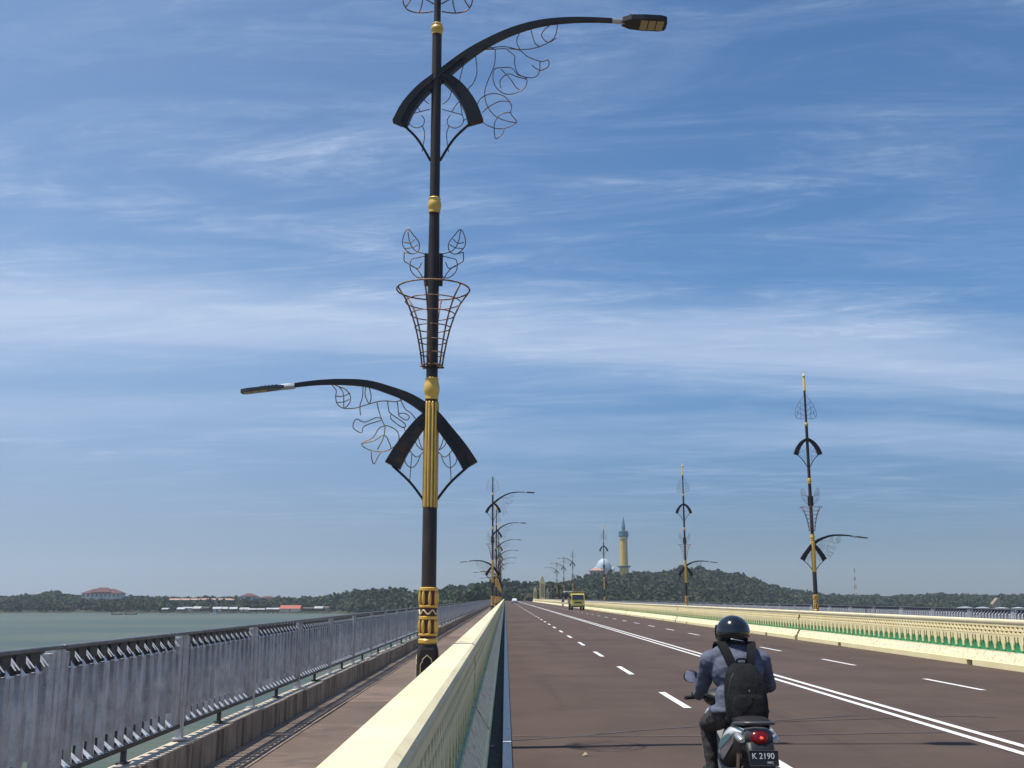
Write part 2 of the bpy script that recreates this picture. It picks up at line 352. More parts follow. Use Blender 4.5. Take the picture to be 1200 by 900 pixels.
# sea: turbid grey-green with small wind ripples
m = mat('sea', (0.060, 0.084, 0.064), 0.4, 0, (0.092, 0.108, 0.070), 0.02, 1.0, spec=0.10, stretch=(0.25, 1.0, 1.0), lo=0.4, hi=0.6); M['sea'] = m; t = m.node_tree; b = t.nodes['Principled BSDF']
g = t.nodes.new('ShaderNodeNewGeometry'); mp = t.nodes.new('ShaderNodeMapping'); mp.inputs['Scale'].default_value = (0.5, 1.0, 1)
t.links.new(g.outputs['Position'], mp.inputs['Vector']); n = t.nodes.new('ShaderNodeTexNoise'); n.inputs['Scale'].default_value = 0.55; n.inputs['Detail'].default_value = 8
t.links.new(mp.outputs[0], n.inputs['Vector']); bp = t.nodes.new('ShaderNodeBump'); bp.inputs['Strength'].default_value = 0.9; bp.inputs['Distance'].default_value = 0.5
t.links.new(n.outputs[0], bp.inputs['Height']); t.links.new(bp.outputs[0], b.inputs['Normal'])

# ------------------------------------------------------------------ layout constants (metres)
Y0, Y1 = -6.0, 480.0            # bridge
XL, XR = -0.185, 12.06          # feet of the two parapets on the road side
FL, FR = -3.20, 15.08           # railings
WATER = -10.0

# ------------------------------------------------------------------ setting: water, terrain
MB().add([(-3000, -300, WATER), (3000, -300, WATER), (3000, 3000, WATER), (-3000, 3000, WATER)], [(0, 1, 2, 3)]).build('water', M['sea'], kind='structure')

SKY = np.array([(-0.60, 0.004), (-0.4644, 0.0012), (-0.4332, 0.0030), (-0.4139, 0.0060), (-0.3861, 0.0022), (-0.3625, 0.002), (-0.3311, 0.002), (-0.3075, 0.0010), (-0.2604, 0.0010),
       (-0.229, 0.0004), (-0.1976, 0.0006), (-0.1663, 0.0016), (-0.1508, 0.005), (-0.1194, 0.0081), (-0.0959, 0.0081), (-0.0723, 0.0065), (-0.0487, 0.0112), (-0.0252, 0.0135),
       (-0.0016, 0.0158), (0.0142, 0.0143), (0.0378, 0.0135), (0.0535, 0.0158), (0.0772, 0.0212), (0.097, 0.0265), (0.1207, 0.0265), (0.1324, 0.0251), (0.1641, 0.0280), (0.1877, 0.0275),
       (0.219, 0.022), (0.2423, 0.0143), (0.2656, 0.0081), (0.3045, 0.0030), (0.3515, 0.0022), (0.3831, 0.0042), (0.4146, 0.005), (0.4458, 0.0030), (0.4772, 0.0038), (0.60, 0.004)])
RID = np.array([(-0.6, 1080), (-0.17, 1020), (-0.13, 820), (-0.02, 720), (0.04, 760), (0.09, 980), (0.2, 980), (0.26, 1050), (0.32, 1250), (0.6, 1250)])
SHO = np.array([(-0.6, 860), (-0.16, 850), (-0.10, 640), (-0.03, 500), (0.06, 500), (0.2, 640), (0.3, 900), (0.6, 930)])
TREE_H = 8.0
def ipl(a, T): return np.interp(a, T[:, 0], T[:, 1])
def ground(X, Y):
    X = np.asarray(X, float); Y = np.asarray(Y, float)
    a = X / np.maximum(Y, 1.0); s, r = ipl(a, SHO), ipl(a, RID); zr = 1.7 + ipl(a, SKY) * r - TREE_H
    u = np.clip((Y - s) / (r - s), -0.3, 1.0); us = np.clip(u, 0, 1); us = us ** 0.85 * (0.6 + 0.4 * us)
    z = -9.6 + (zr + 9.6) * us + np.where(u < 0, u * 12, 0)
    z = z - np.clip((Y - r) / 600, 0, 1) * np.maximum(zr + 8, 0) * 0.6
    z = z + 0.9 * np.sin(X * 0.031 + 1.3) * np.sin(Y * 0.027) * np.clip(u, 0, 1)
    app = np.clip((Y - 478) / 6, 0, 1) * np.clip(1 - (np.abs(X - 6) - 18) / 18, 0, 1)      # embankment of the approach road
    flat = np.clip((640 - Y) / 60, 0, 1)
    return z * (1 - app * flat) + (-0.35) * app * flat
gx = np.concatenate([np.arange(-1000, -200, 22), np.arange(-200, 260, 9), np.arange(260, 1100, 22)]); gy = np.concatenate([np.arange(440, 700, 8), np.arange(700, 1500, 16)])
GX, GY = np.meshgrid(gx, gy); GZ = ground(GX, GY); GZ = np.maximum(GZ, -10.9)
nx_, ny_ = len(gx), len(gy)
mb = MB(); mb.v = list(map(tuple, np.stack([GX.ravel(), GY.ravel(), GZ.ravel()], 1)))
mb.f = [(j * nx_ + i, j * nx_ + i + 1, (j + 1) * nx_ + i + 1, (j + 1) * nx_ + i) for j in range(ny_ - 1) for i in range(nx_ - 1)]; mb.m = [0] * len(mb.f)
mb.build('hills', M['soil'], smooth='all', fix=False, kind='structure')

# ------------------------------------------------------------------ deck, road, markings
MB().box(-3.26, 15.14, Y0, Y1, -0.85, -0.06).build('bridge_deck', M['conc'], kind='structure')
road = MB().add([(-0.03, Y0, 0), (XR - 0.02, Y0, 0), (XR - 0.02, 640, 0), (-0.03, 640, 0)], [(0, 1, 2, 3)]).build('road', M['asphalt'], kind='structure')
gut = MB().box(-0.30, -0.031, Y0, Y1, -0.06, -0.035).build('gutter', M['gutter'], kind='structure')
def marks(x, w_, y0, ln, per, n, name):
    me = MB().add([(-w_ / 2, 0, 0), (w_ / 2, 0, 0), (w_ / 2, ln, 0), (-w_ / 2, ln, 0)], [(0, 1, 2, 3)]).mesh(name, M['paint'])
    for i in range(n): link(name, me, road, (x + random.uniform(-0.006, 0.006), y0 + i * per, 0.009))
DASH = 7.45
marks(2.86, 0.125, 17.35 - 2 * DASH, 2.85, DASH, 60, 'lane_dash')
marks(8.93, 0.115, 20.6 - 2 * DASH, 2.85, DASH, 60, 'lane_dash')
for x in (5.74, 6.03):
    MB().add([(x - 0.06, Y0, 0.009), (x + 0.06, Y0, 0.009), (x + 0.06, 600, 0.009), (x - 0.06, 600, 0.009)], [(0, 1, 2, 3)]).build('centre_line', M['paint'], road)
MB().add([(-0.025, Y0, 0.009), (0.075, Y0, 0.009), (0.075, 600, 0.009), (-0.025, 600, 0.009)], [(0, 1, 2, 3)]).build('edge_line', M['paint'], road)
# a wandering tar seam close to the joint in front
def ribbon(pts, w_, z):
    b = MB(); v = []
    for i, (x, y) in enumerate(pts):
        v += [(x, y - w_ / 2 * (0.7 + 0.6 * random.random()), z), (x, y + w_ / 2 * (0.7 + 0.6 * random.random()), z)]
    return b.add(v, [(2 * i, 2 * i + 2, 2 * i + 3, 2 * i + 1) for i in range(len(pts) - 1)])
JOINTS = [13.35 + 32 * k for k in range(0, 15)]
def seam(pts, w_, z, m_):
    q = smoothpath([Vector((x, y, 0)) for x, y in pts], 8)
    ribbon([(v.x, v.y + 0.012 * math.sin(i * 1.9)) for i, v in enumerate(q)], w_, z).build('tar_seam', m_, road)
seam([(-0.02, 13.93), (2.45, 13.96), (4.5, 14.2), (6.65, 14.5), (9.5, 14.9), (11.9, 15.1)], 0.13, 0.0045, M['tar_soft'])
seam([(0.0, 13.5), (0.95, 14.0), (1.65, 14.45), (2.65, 15.0), (4.0, 15.75), (5.2, 16.35)], 0.085, 0.005, M['tar'])
seam([(3.3, 15.35), (4.2, 15.6), (5.6, 15.95), (6.6, 16.2), (7.1, 16.0)], 0.05, 0.0055, M['tar_soft'])
for yj in JOINTS[1:9]:
    seam([(-0.02, yj + 0.5), (4, yj + 0.55), (8, yj + 0.5), (11.95, yj + 0.52)], 0.22, 0.0045, M['tar_soft'])
ribbon([(0.1 + 0.3 * i, 44.6 + 0.1 * math.sin(i * 0.9)) for i in range(26)], 0.10, 0.0055).build('tar_seam', M['tar'], road)

lt = MB(); lt.add([(-0.035, -0.02, 0.012), (0.02, -0.035, 0.028), (0.045, 0.015, 0.012), (0.0, 0.04, 0.045), (-0.03, 0.03, 0.014), (0.005, 0.0, 0.05)], [(0, 1, 5), (1, 2, 5), (2, 3, 5), (3, 4, 5), (4, 0, 5), (4, 3, 2, 1, 0)])
lt.build('paper_scrap', M['wood'], None, loc=(0.88, 12.25, -0.008), label='small crumpled pale scrap of litter on the near lane', category='litter')
# ------------------------------------------------------------------ walkways with slabs
for side, x0, x1, xg in ((-1, -3.05, -0.60, -2.60), (1, 12.50, 14.93, 14.48)):
    wk = MB().box(x0, x1, Y0, Y1, -0.06, -0.03).build('walkway_left' if side < 0 else 'walkway_right', M['gutter'], kind='structure')
    for (a, b_, per, mt) in ((min(xg, x0 if side < 0 else x1) + 0.004, max(xg, x0 if side < 0 else x1) - 0.015, 3.05, 'conc'), (min(xg, x1 if side < 0 else x0) + 0.015, max(xg, x1 if side < 0 else x0) - 0.004, 3.05, 'slab')):
        me = MB().cbox(a, b_, 0.006, per - 0.022, -0.029, 0.02, 0.005).mesh('slab', M[mt])
        k0 = 12.12 - 6 * per; nn = 60 if side < 0 else 25
        for i in range(nn): link('slab', me, wk, (0, k0 + i * per, random.uniform(-0.004, 0.004)))
        MB().box(a, b_, k0 + nn * per + 0.01, Y1, -0.029, 0.018).build('slab', M[mt], wk)

# ------------------------------------------------------------------ kerbs under the railings
PAN = 3.05; PANEL0 = 4.83 - 3 * PAN
NP = int((Y1 - PANEL0) / PAN)
for side, xf, lab in ((-1, FL, 'stained concrete upstand kerb under the grey railing on the sea side'), (1, FR, 'concrete upstand kerb under the far grey railing across the road')):
    kb = thing('concrete_kerb', lab, 'kerb', (xf, 0, 0))
    nblk = 60 if side < 0 else 24; s = -side
    me = MB().prism([(-0.06 * s, -0.06), (0.15 * s, -0.06), (0.15 * s, 0.320), (0.14 * s, 0.328), (-0.06 * s, 0.328)], 'y', 0.004, PAN / 2 - 0.004).box(min(-0.055 * s, 0.144 * s), max(-0.055 * s, 0.144 * s), 0.02, PAN / 2 - 0.03, 0.3285, 0.342, 1).mesh('kerb_block', [M['kerb'], M['coping']], fix=True)
    for i in range(nblk):
        link('kerb_block', me, kb, (random.uniform(-0.012, 0.010), PANEL0 + i * PAN / 2, random.uniform(-0.022, 0.002)))
    MB().prism([(-0.06 * s, -0.06), (0.15 * s, -0.06), (0.15 * s, 0.34), (-0.06 * s, 0.34)], 'y', PANEL0 + nblk * PAN / 2 + 0.01, Y1).build('kerb_block', M['kerb'], kb)

# ------------------------------------------------------------------ railings (front faces +X in local space)
ZB, ZT = 0.34, 1.37
NPK = 12; PP = (PAN - 0.38) / NPK
def pickets_mb():
    # front picket with a pointed, sloping tip; its dark head plate fills the band under the rail between two openings
    fp = MB(); w2 = 0.034; zt, zb = ZT - 0.165, ZB + 0.285
    fp.add([(-0.022, -w2, zb), (0.018, -w2, zb), (0.018, w2, zb), (-0.022, w2, zb), (-0.022, -w2, zt), (0.018, -w2, zt - 0.012), (0.018, w2, zt - 0.012), (-0.022, w2, zt)],
           [(0, 3, 2, 1), (0, 1, 5, 4), (1, 2, 6, 5), (2, 3, 7, 6), (3, 0, 4, 7), (4, 5, 6, 7)], 0)
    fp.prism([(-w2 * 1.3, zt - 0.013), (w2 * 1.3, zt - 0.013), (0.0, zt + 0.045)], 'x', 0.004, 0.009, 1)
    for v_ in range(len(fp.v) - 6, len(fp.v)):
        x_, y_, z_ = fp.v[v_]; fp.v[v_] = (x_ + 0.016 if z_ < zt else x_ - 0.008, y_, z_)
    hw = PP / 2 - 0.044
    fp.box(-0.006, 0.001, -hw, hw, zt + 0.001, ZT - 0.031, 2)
    rp = MB().box(-0.034, 0.002, -0.028, 0.028, ZB + 0.151, ZT - 0.172)
    # forked tab leaning back through each opening under the rail
    tb = MB(); t0, t1 = ZT - 0.035, ZT - 0.135
    def tp(y, k, o=0.0): return (-0.050 + 0.080 * k + o, y, t0 + (t1 - t0) * k - o * 0.6)
    pts = [(-0.034, 0), (0.034, 0), (0.042, 1), (0.020, 1), (0.0, 0.45), (-0.020, 1), (-0.042, 1)]
    v = [tp(y, k) for y, k in pts] + [tp(y, k, -0.004) for y, k in pts]; n_ = len(pts)
    tb.add(v, [tuple(range(n_)), tuple(range(n_, 2 * n_))[::-1]] + [(i, (i + 1) % n_, n_ + (i + 1) % n_, n_ + i) for i in range(n_)])
    # pointed tab leaning back through the opening above the bottom rail
    wd = MB(); b0, b1 = ZB + 0.275, ZB + 0.155
    def wp(y, k, o=0.0): return (-0.078 + 0.112 * k + o, y, b0 + (b1 - b0) * k - o * 0.6)
    pts = [(-0.046, 0.0), (-0.008, 0.0), (0.054, 1.0), (-0.044, 1.0)]
    v = [wp(y, k) for y, k in pts] + [wp(y, k, -0.004) for y, k in pts]; n_ = len(pts)
    wd.add(v, [tuple(range(n_)), tuple(range(n_, 2 * n_))[::-1]] + [(i, (i + 1) % n_, n_ + (i + 1) % n_, n_ + i) for i in range(n_)])
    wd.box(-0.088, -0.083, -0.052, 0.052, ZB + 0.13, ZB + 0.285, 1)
    return fp, rp, tb, wd
FP, RP, TB, WD = pickets_mb()
POST = MB()
POST.box(-0.03, 0.03, 0.012, 0.072, ZB, ZT - 0.03).box(-0.06, 0.06, -0.03, 0.11, ZB - 0.002, ZB + 0.012)
POST2 = MB(); POST2.box(-0.03, 0.03, PAN - 0.072, PAN - 0.012, ZB + 0.11, ZT - 0.03)
FULL = MB(); FULL.box(-0.03, 0.010, 0.085, 0.195, ZB + 0.15, ZT - 0.055)
FULL2 = MB(); FULL2.box(-0.03, 0.020, PAN - 0.195, PAN - 0.085, ZB + 0.15, ZT - 0.055)
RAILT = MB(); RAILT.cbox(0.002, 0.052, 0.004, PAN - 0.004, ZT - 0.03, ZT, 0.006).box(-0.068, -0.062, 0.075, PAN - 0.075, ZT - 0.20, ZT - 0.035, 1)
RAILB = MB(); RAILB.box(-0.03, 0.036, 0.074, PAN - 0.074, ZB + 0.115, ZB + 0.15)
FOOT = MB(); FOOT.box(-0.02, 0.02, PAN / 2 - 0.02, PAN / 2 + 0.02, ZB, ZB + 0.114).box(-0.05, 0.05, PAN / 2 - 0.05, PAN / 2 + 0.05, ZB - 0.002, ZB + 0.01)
def merged(srcs, offs, mats, name, parent, **tags):
    """many alike small pieces as one mesh"""
    V, F, Mi = [], [], []; o = 0
    for src, dy in [(s_, d) for d in offs for s_ in srcs]:
        a = np.array(src.v); a[:, 1] += dy; V.append(a); F += [tuple(i + o for i in f) for f in src.f]; Mi += src.m; o += len(a)
    b = MB(); b.v = np.concatenate(V).tolist(); b.f = F; b.m = Mi
    return b.build(name, mats, parent, fix=False, **tags)
def railing(root, near, near_posts):
    mesh = {k: q.mesh(k, m_, fix=True) for k, q, m_ in (('picket', FP, [M['zinc'], M['zinc_sunlit'], M['zinc_dark']]), ('back_slat', RP, M['zinc']), ('top_tab', TB, M['zinc_sunlit']), ('foot_tab', WD, [M['zinc_sunlit'], M['zinc_dark']]),
            ('post', POST, M['zinc']), ('post2', POST2, M['zinc']), ('full1', FULL, M['zinc']), ('full2', FULL2, M['zinc']), ('top_rail', RAILT, [M['rail'], M['zinc_dark']]), ('bottom_rail', RAILB, M['zinc_dark']), ('foot', FOOT, M['zinc_dark']))}
    for i in range(near_posts):
        dy = PANEL0 + i * PAN
        for k in ('post', 'post2', 'full1', 'full2', 'top_rail', 'bottom_rail', 'foot'):
            link({'post2': 'post', 'full1': 'end_slat', 'full2': 'end_slat'}.get(k, k), mesh[k], root, (0, dy, 0))
        if i < near:
            for j in range(NPK):
                y = dy + 0.19 + PP * (j + 0.5)
                link('picket', mesh['picket'], root, (0, y - PP * 0.25, 0)); link('back_slat', mesh['back_slat'], root, (0, y + PP * 0.25, 0))
                link('top_tab', mesh['top_tab'], root, (0, y + PP * 0.25, 0)); link('foot_tab', mesh['foot_tab'], root, (0, y - PP * 0.25, 0))
    offs = [PANEL0 + i * PAN + 0.19 + PP * (j + 0.5) for i in range(near, NP) for j in range(NPK)]
    merged([FP], [q - PP * 0.25 for q in offs], [M['zinc'], M['zinc_sunlit'], M['zinc_dark']], 'far_pickets', root, kind='stuff')
    merged([RP], [q + PP * 0.25 for q in offs], M['zinc'], 'far_back_slats', root, kind='stuff')
    offs = [q for q in offs if q < 140]
    merged([TB], [q + PP * 0.25 for q in offs], M['zinc_sunlit'], 'far_top_tabs', root, kind='stuff')
    merged([WD], [q - PP * 0.25 for q in offs], [M['zinc_sunlit'], M['zinc_dark']], 'far_foot_tabs', root, kind='stuff')
    offs = [PANEL0 + i * PAN for i in range(near_posts, NP)]
    merged([POST, POST2, FULL, FULL2], offs, M['zinc'], 'far_posts', root, kind='stuff')
    merged([RAILT], offs, [M['rail'], M['zinc_dark']], 'far_rails', root, kind='stuff')
    merged([RAILB, FOOT], offs, M['zinc_dark'], 'far_rails', root, kind='stuff')
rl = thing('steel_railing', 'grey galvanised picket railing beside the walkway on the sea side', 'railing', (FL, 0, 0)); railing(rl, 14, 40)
rr = thing('steel_railing', 'grey picket railing seen over the cream parapet on the far side', 'railing', (FR, 0, 0)); rr.scale = (-1, 1, 1); railing(rr, 0, 45)

# ------------------------------------------------------------------ parapets
TP = 0.47
def parapet(name_label, xb, s, yt0, n_teeth, drains):
    root = thing('parapet_wall', name_label, 'parapet', (xb, 0, 0))
    X = lambda u: s * u
    segs = []; y = Y0
    for j in JOINTS + [Y1]:
        if j <= y: continue
        segs.append((y, min(j, Y1) - 0.025)); y = min(j, Y1) + 0.025
        if j >= Y1: break
    for k, (a, b) in enumerate(segs):
        sk = 0.20 if k else 0.0
        def pr(poly, n_, m_, a_=a, b_=b): return MB().prism([(X(u), z) for u, z in poly], 'y', a_, b_).build(n_, m_, root)
        pr([(0.160, 1.125), (0.165, 1.09), (0.42, 1.09), (0.425, 1.16), (0.41, 1.175), (0.20, 1.175), (0.168, 1.155)], 'cap', M['cream_cap'])
        pr([(0.262, 0.405), (0.40, 0.405), (0.40, 1.089), (0.262, 1.089)], 'core', M['void_shade'])
        pr([(0.182, 1.012), (0.260, 1.012), (0.260, 1.089), (0.182, 1.089)], 'fascia', M['cream'])
        pr([(0.03, 0.169), (0.50, 0.169), (0.46, 0.38), (0.40, 0.402), (0.155, 0.402), (0.155, 0.385)], 'sloped_base', M['stipple'], a + sk * 0.6, b - sk * 0.6)
        pr([(0.15, 0.372), (0.16, 0.372), (0.178, 0.408), (0.168, 0.408)], 'trim_line', mat_trim, a + sk * 0.6, b - sk * 0.6)
        pr([(0.222, 0.409), (0.261, 0.409), (0.261, 0.80), (0.222, 0.80)], 'green_panel', M['green'])
        # kerb ledge, open where a drain passes
        cuts = [d for d in drains if a + 0.5 < d < b - 0.5]; ya = a + sk
        for d in cuts + [None]:
            yb = (d - 0.17) if d is not None else b - sk
            pr([(0, -0.06), (0.48, -0.06), (0.48, 0.165), (0.025, 0.165), (0.0, 0.145)], 'ledge', M['cream'], ya, yb)
            if d is not None:
                pr([(0.004, 0.125), (0.48, 0.125), (0.48, 0.163), (0.028, 0.163), (0.004, 0.143)], 'ledge', M['cream'], d - 0.169, d + 0.169)
                pr([(0.22, -0.06), (0.26, -0.06), (0.26, 0.124), (0.22, 0.124)], 'drain_back', M['void_shade'], d - 0.169, d + 0.169)
                ya = d + 0.17
        if k:
            pr([(0.20, -0.06), (0.45, -0.06), (0.45, 0.40), (0.20, 0.40)], 'joint_filler', M['void_shade'], a - 0.22, a + 0.18)
    # pierced lattice band z 0.815..1.011: two rows of triangular openings
    cell = MB(); c = TP / 4; z0, zm, z1 = 0.815, 0.908, 1.0115
    U0, U1 = 0.182, 0.262
    def P(sy, z, u): return (X(u), sy, z)
    # upper row: opening triangle (-h,zt) (h,zt) (0,zb)
    def tri_row(zlo, zhi, off, h, zt, zb):
        outer = [(-c, zlo), (c, zlo), (c, zhi), (-c, zhi)]; inner = [(-h, zt), (h, zt), (0.0, zb)]
        pts = [(p[0] + off, p[1]) for p in outer + inner]
        v = [P(a_, b_, U0) for a_, b_ in pts] + [P(a_, b_, U1) for a_, b_ in pts]
        fr = [(0, 1, 6), (1, 5, 6), (1, 2, 5), (2, 3, 4, 5), (3, 0, 4), (0, 6, 4)]
        fs = fr + [(4, 5, 12, 11), (5, 6, 13, 12), (6, 4, 11, 13), (0, 1, 8, 7)]
        cell.add(v, fs)
    tri_row(zm, z1, 0.0, 0.102, 1.004, 0.913); tri_row(z0, zm, c, 0.102, 0.903, 0.819)
    nl = int((Y1 - Y0) / (2 * c))
    offs = [Y0 + (i + 0.5) * 2 * c for i in range(nl)]
    offs = [q for q in offs if not any(abs(q - j) < 0.05 for j in JOINTS)]
    merged([cell], offs, M['cream'], 'pierced_lattice', root, kind='stuff')
    # hanging teeth over the green panel
    h = TP / 2
    half = [(0.022, 0.458), (0.046, 0.475), (0.056, 0.51), (0.056, 0.555), (0.082, 0.60), (0.112, 0.64), (0.122, 0.775), (h - 0.056, 0.775), (h - 0.036, 0.66), (h - 0.018, 0.635), (h - 0.002, 0.645), (h - 0.002, 0.812)]
    pol = half + [(-a_, b_) for a_, b_ in half[::-1]]
    tm = MB().prism(pol, 'x', X(0.186), X(0.2215)); tme = tm.mesh('tooth', M['cream'], fix=True)
    ys = [yt0 + i * TP for i in range(int((Y1 - yt0) / TP))]; ys = [q for q in ys if not any(abs(q - j) < 0.10 for j in JOINTS)]
    for q in ys[:n_teeth]: link('tooth', tme, root, (0, q, 0))
    merged([tm], ys[n_teeth:], M['cream'], 'far_teeth', root, kind='stuff')
    back = [Y0 + 0.3 + i * TP for i in range(int((yt0 - Y0 - 0.5) / TP))]
    if back: merged([tm], [yt0 - (i + 1) * TP for i in range(len(back))], M['cream'], 'near_teeth', root, kind='stuff')
    return root
mat_trim = mat('trim', (0.42, 0.58, 0.40), 0.7)
DR = [28.5 + 11.0 * i for i in range(-3, 40)]
parapet('cream parapet with hanging teeth beside the near lamp, its road face shaded', XL, -1, 3.1, 290, DR)
parapet('sunlit cream and green parapet along the far side of the road', XR, 1, 23.6, 296, DR)

# ------------------------------------------------------------------ street lamps
UPARM = [(-0.461, 7.645), (-0.355, 7.882), (-0.172, 8.119), (0.047, 8.31), (0.377, 8.599), (0.677, 8.805), (0.989, 8.964), (1.326, 9.074), (1.662, 9.123), (1.998, 9.135), (2.379, 9.123)]
LOARM = [(0.478, 3.237), (0.364, 3.424), (0.207, 3.632), (0.007, 3.873), (-0.266, 4.063), (-0.529, 4.169), (-0.791, 4.244), (-1.105, 4.265), (-1.418, 4.254), (-1.751, 4.212)]
UPSHORT = [(0.04, 8.34), (0.17, 8.25), (0.303, 8.119), (0.437, 7.905), (0.516, 7.669)]
LOSHORT = [(-0.02, 3.87), (-0.09, 3.80), (-0.207, 3.653), (-0.358, 3.424), (-0.457, 3.237)]
W_UP = [[(0.605, 8.696), (0.761, 8.707), (0.878, 8.713), (1.073, 8.696), (1.189, 8.601), (1.364, 8.537), (1.452, 8.559), (1.451, 8.464), (1.344, 8.411), (1.237, 8.485)],
 [(1.345, 8.537), (1.334, 8.379), (1.246, 8.306), (1.072, 8.348), (1.014, 8.506), (1.014, 8.611), (0.917, 8.696)],
 [(0.761, 8.696), (0.752, 8.485), (0.665, 8.254), (0.627, 8.086), (0.666, 7.899), (0.801, 7.744), (1.041, 7.682), (0.965, 7.806), (0.974, 7.92), (0.878, 8.045), (0.723, 8.082), (0.569, 8.003), (0.522, 7.837), (0.59, 7.692), (0.763, 7.6), (0.917, 7.61), (1.041, 7.682)],
 [(0.599, 7.816), (0.685, 7.899), (0.82, 7.972), (0.955, 7.972)], [(0.965, 7.821), (0.84, 7.796), (0.763, 7.692), (0.753, 7.569), (0.773, 7.456), (0.859, 7.528), (0.878, 7.59)],
 [(0.752, 8.421), (0.82, 8.443), (0.975, 8.443), (1.053, 8.348), (1.169, 8.295), (1.149, 8.17), (1.033, 8.091), (0.897, 8.076), (0.781, 8.159), (0.733, 8.295), (0.752, 8.421)],
 [(0.839, 8.159), (0.829, 8.274), (0.936, 8.358), (1.052, 8.316), (1.169, 8.285)], [(0.839, 8.421), (0.955, 8.295), (1.033, 8.17), (1.081, 8.139)],
 [(0.45, 8.62), (0.353, 8.485), (0.278, 8.15)], [(0.499, 8.66), (0.525, 8.379), (0.471, 8.212), (0.414, 8.139), (0.43, 7.93)],
 [(0.594, 8.702), (0.867, 8.745), (1.101, 8.702), (1.335, 8.745), (1.531, 8.872), (1.572, 9.09), (1.454, 9.035), (1.367, 8.915), (1.452, 8.808), (1.562, 8.872)],
 [(1.101, 8.99), (1.042, 8.83), (1.081, 8.713)], [(1.219, 9.03), (1.277, 8.808), (1.335, 8.753)], [(0.66, 8.78), (0.72, 8.72), (0.761, 8.707)]]
W_LO = [[(-1.229, 4.245), (-1.145, 4.211), (-1.051, 4.173), (-0.99, 4.088), (-1.0, 4.003), (-1.067, 3.941), (-1.148, 3.994), (-1.169, 4.088), (-1.166, 4.163), (-1.229, 4.245)],
 [(-1.136, 4.211), (-1.078, 4.126), (-1.067, 3.947)], [(-1.169, 4.09), (-1.08, 4.09), (-0.995, 4.13)], [(-1.155, 4.01), (-1.07, 4.02), (-1.0, 4.05)],
 [(-1.067, 3.938), (-0.934, 3.941), (-0.787, 3.985), (-0.658, 4.022), (-0.548, 4.032), (-0.437, 4.022), (-0.33, 4.06)],
 [(-0.802, 4.235), (-0.812, 4.107), (-0.76, 4.0), (-0.738, 4.088), (-0.774, 4.235)], [(-0.842, 4.25), (-0.842, 4.088), (-0.87, 3.975), (-0.861, 3.853)], [(-0.668, 4.022), (-0.637, 3.9), (-0.588, 3.769), (-0.559, 3.723)],
 [(-0.60, 3.807), (-0.672, 3.825), (-0.809, 3.769), (-0.912, 3.807), (-0.946, 3.704), (-0.843, 3.639), (-0.808, 3.723), (-0.61, 3.79)],
 [(-0.559, 3.723), (-0.632, 3.695), (-0.703, 3.583), (-0.839, 3.506), (-0.755, 3.435), (-0.607, 3.408), (-0.48, 3.445), (-0.39, 3.546), (-0.411, 3.658), (-0.504, 3.717), (-0.559, 3.723)],
 [(-0.839, 3.506), (-0.684, 3.546), (-0.566, 3.611), (-0.5, 3.509), (-0.48, 3.445)], [(-0.559, 3.714), (-0.575, 3.583), (-0.645, 3.435)], [(-0.718, 3.417), (-0.712, 3.325), (-0.681, 3.26), (-0.634, 3.352), (-0.598, 3.402)],
 [(-0.538, 4.032), (-0.518, 3.919), (-0.489, 3.872), (-0.321, 3.751), (-0.347, 3.704), (-0.487, 3.807), (-0.489, 3.863)], [(-0.397, 3.872), (-0.323, 3.878), (-0.267, 3.835), (-0.303, 3.797), (-0.377, 3.835), (-0.397, 3.872)],
 [(-0.40, 4.10), (-0.324, 3.938), (-0.249, 3.882), (-0.12, 3.72)], [(-0.397, 3.872), (-0.42, 4.03)], [(-0.338, 3.714), (-0.27, 3.58)], [(-0.39, 3.546), (-0.33, 3.50)]]
S_UP = [[(0.08, 7.858), (0.223, 7.816), (0.339, 7.775), (0.35, 7.672), (0.264, 7.6), (0.168, 7.631), (0.148, 7.713), (0.185, 7.775)], [(0.09, 7.93), (0.164, 8.003), (0.20, 8.12)], [(0.168, 7.62), (0.14, 7.507), (0.17, 7.27)], [(0.204, 7.827), (0.299, 7.961), (0.339, 7.775)], [(0.35, 7.7), (0.44, 7.76)]]
S_LO = [[(0.08, 3.42), (0.163, 3.343), (0.236, 3.398), (0.254, 3.435)], [(0.254, 3.435), (0.309, 3.362), (0.301, 3.27), (0.228, 3.215), (0.164, 3.27), (0.126, 3.362)], [(0.227, 3.38), (0.237, 3.251), (0.248, 3.05)], [(0.179, 3.68), (0.134, 3.509), (0.10, 3.43), (0.18, 3.509), (0.179, 3.68)], [(0.30, 3.38), (0.35, 3.42)]]
BL = [[(-0.333, 6.232), (-0.388, 6.127), (-0.386, 6.007), (-0.284, 5.908), (-0.194, 5.947), (-0.187, 6.052), (-0.26, 6.157), (-0.333, 6.232)], [(-0.333, 6.217), (-0.301, 6.052), (-0.228, 5.947), (-0.084, 5.902)],
 [(-0.283, 5.828), (-0.286, 5.694), (-0.194, 5.599), (-0.109, 5.62), (-0.088, 5.753), (-0.098, 5.872), (-0.198, 5.857), (-0.283, 5.828)], [(-0.37, 5.93), (-0.37, 5.82), (-0.325, 5.783), (-0.195, 5.694), (-0.078, 5.487)],
 [(-0.378, 6.06), (-0.30, 6.05), (-0.24, 6.10)], [(-0.36, 5.98), (-0.27, 5.99), (-0.20, 6.03)], [(-0.28, 5.75), (-0.19, 5.72), (-0.15, 5.80)], [(-0.37, 5.93), (-0.284, 5.908)]]
HEART = [(0.0, 10.34), (0.12, 10.15), (0.30, 9.90), (0.42, 9.62), (0.46, 9.42), (0.40, 9.27), (0.24, 9.22), (0.06, 9.24)]
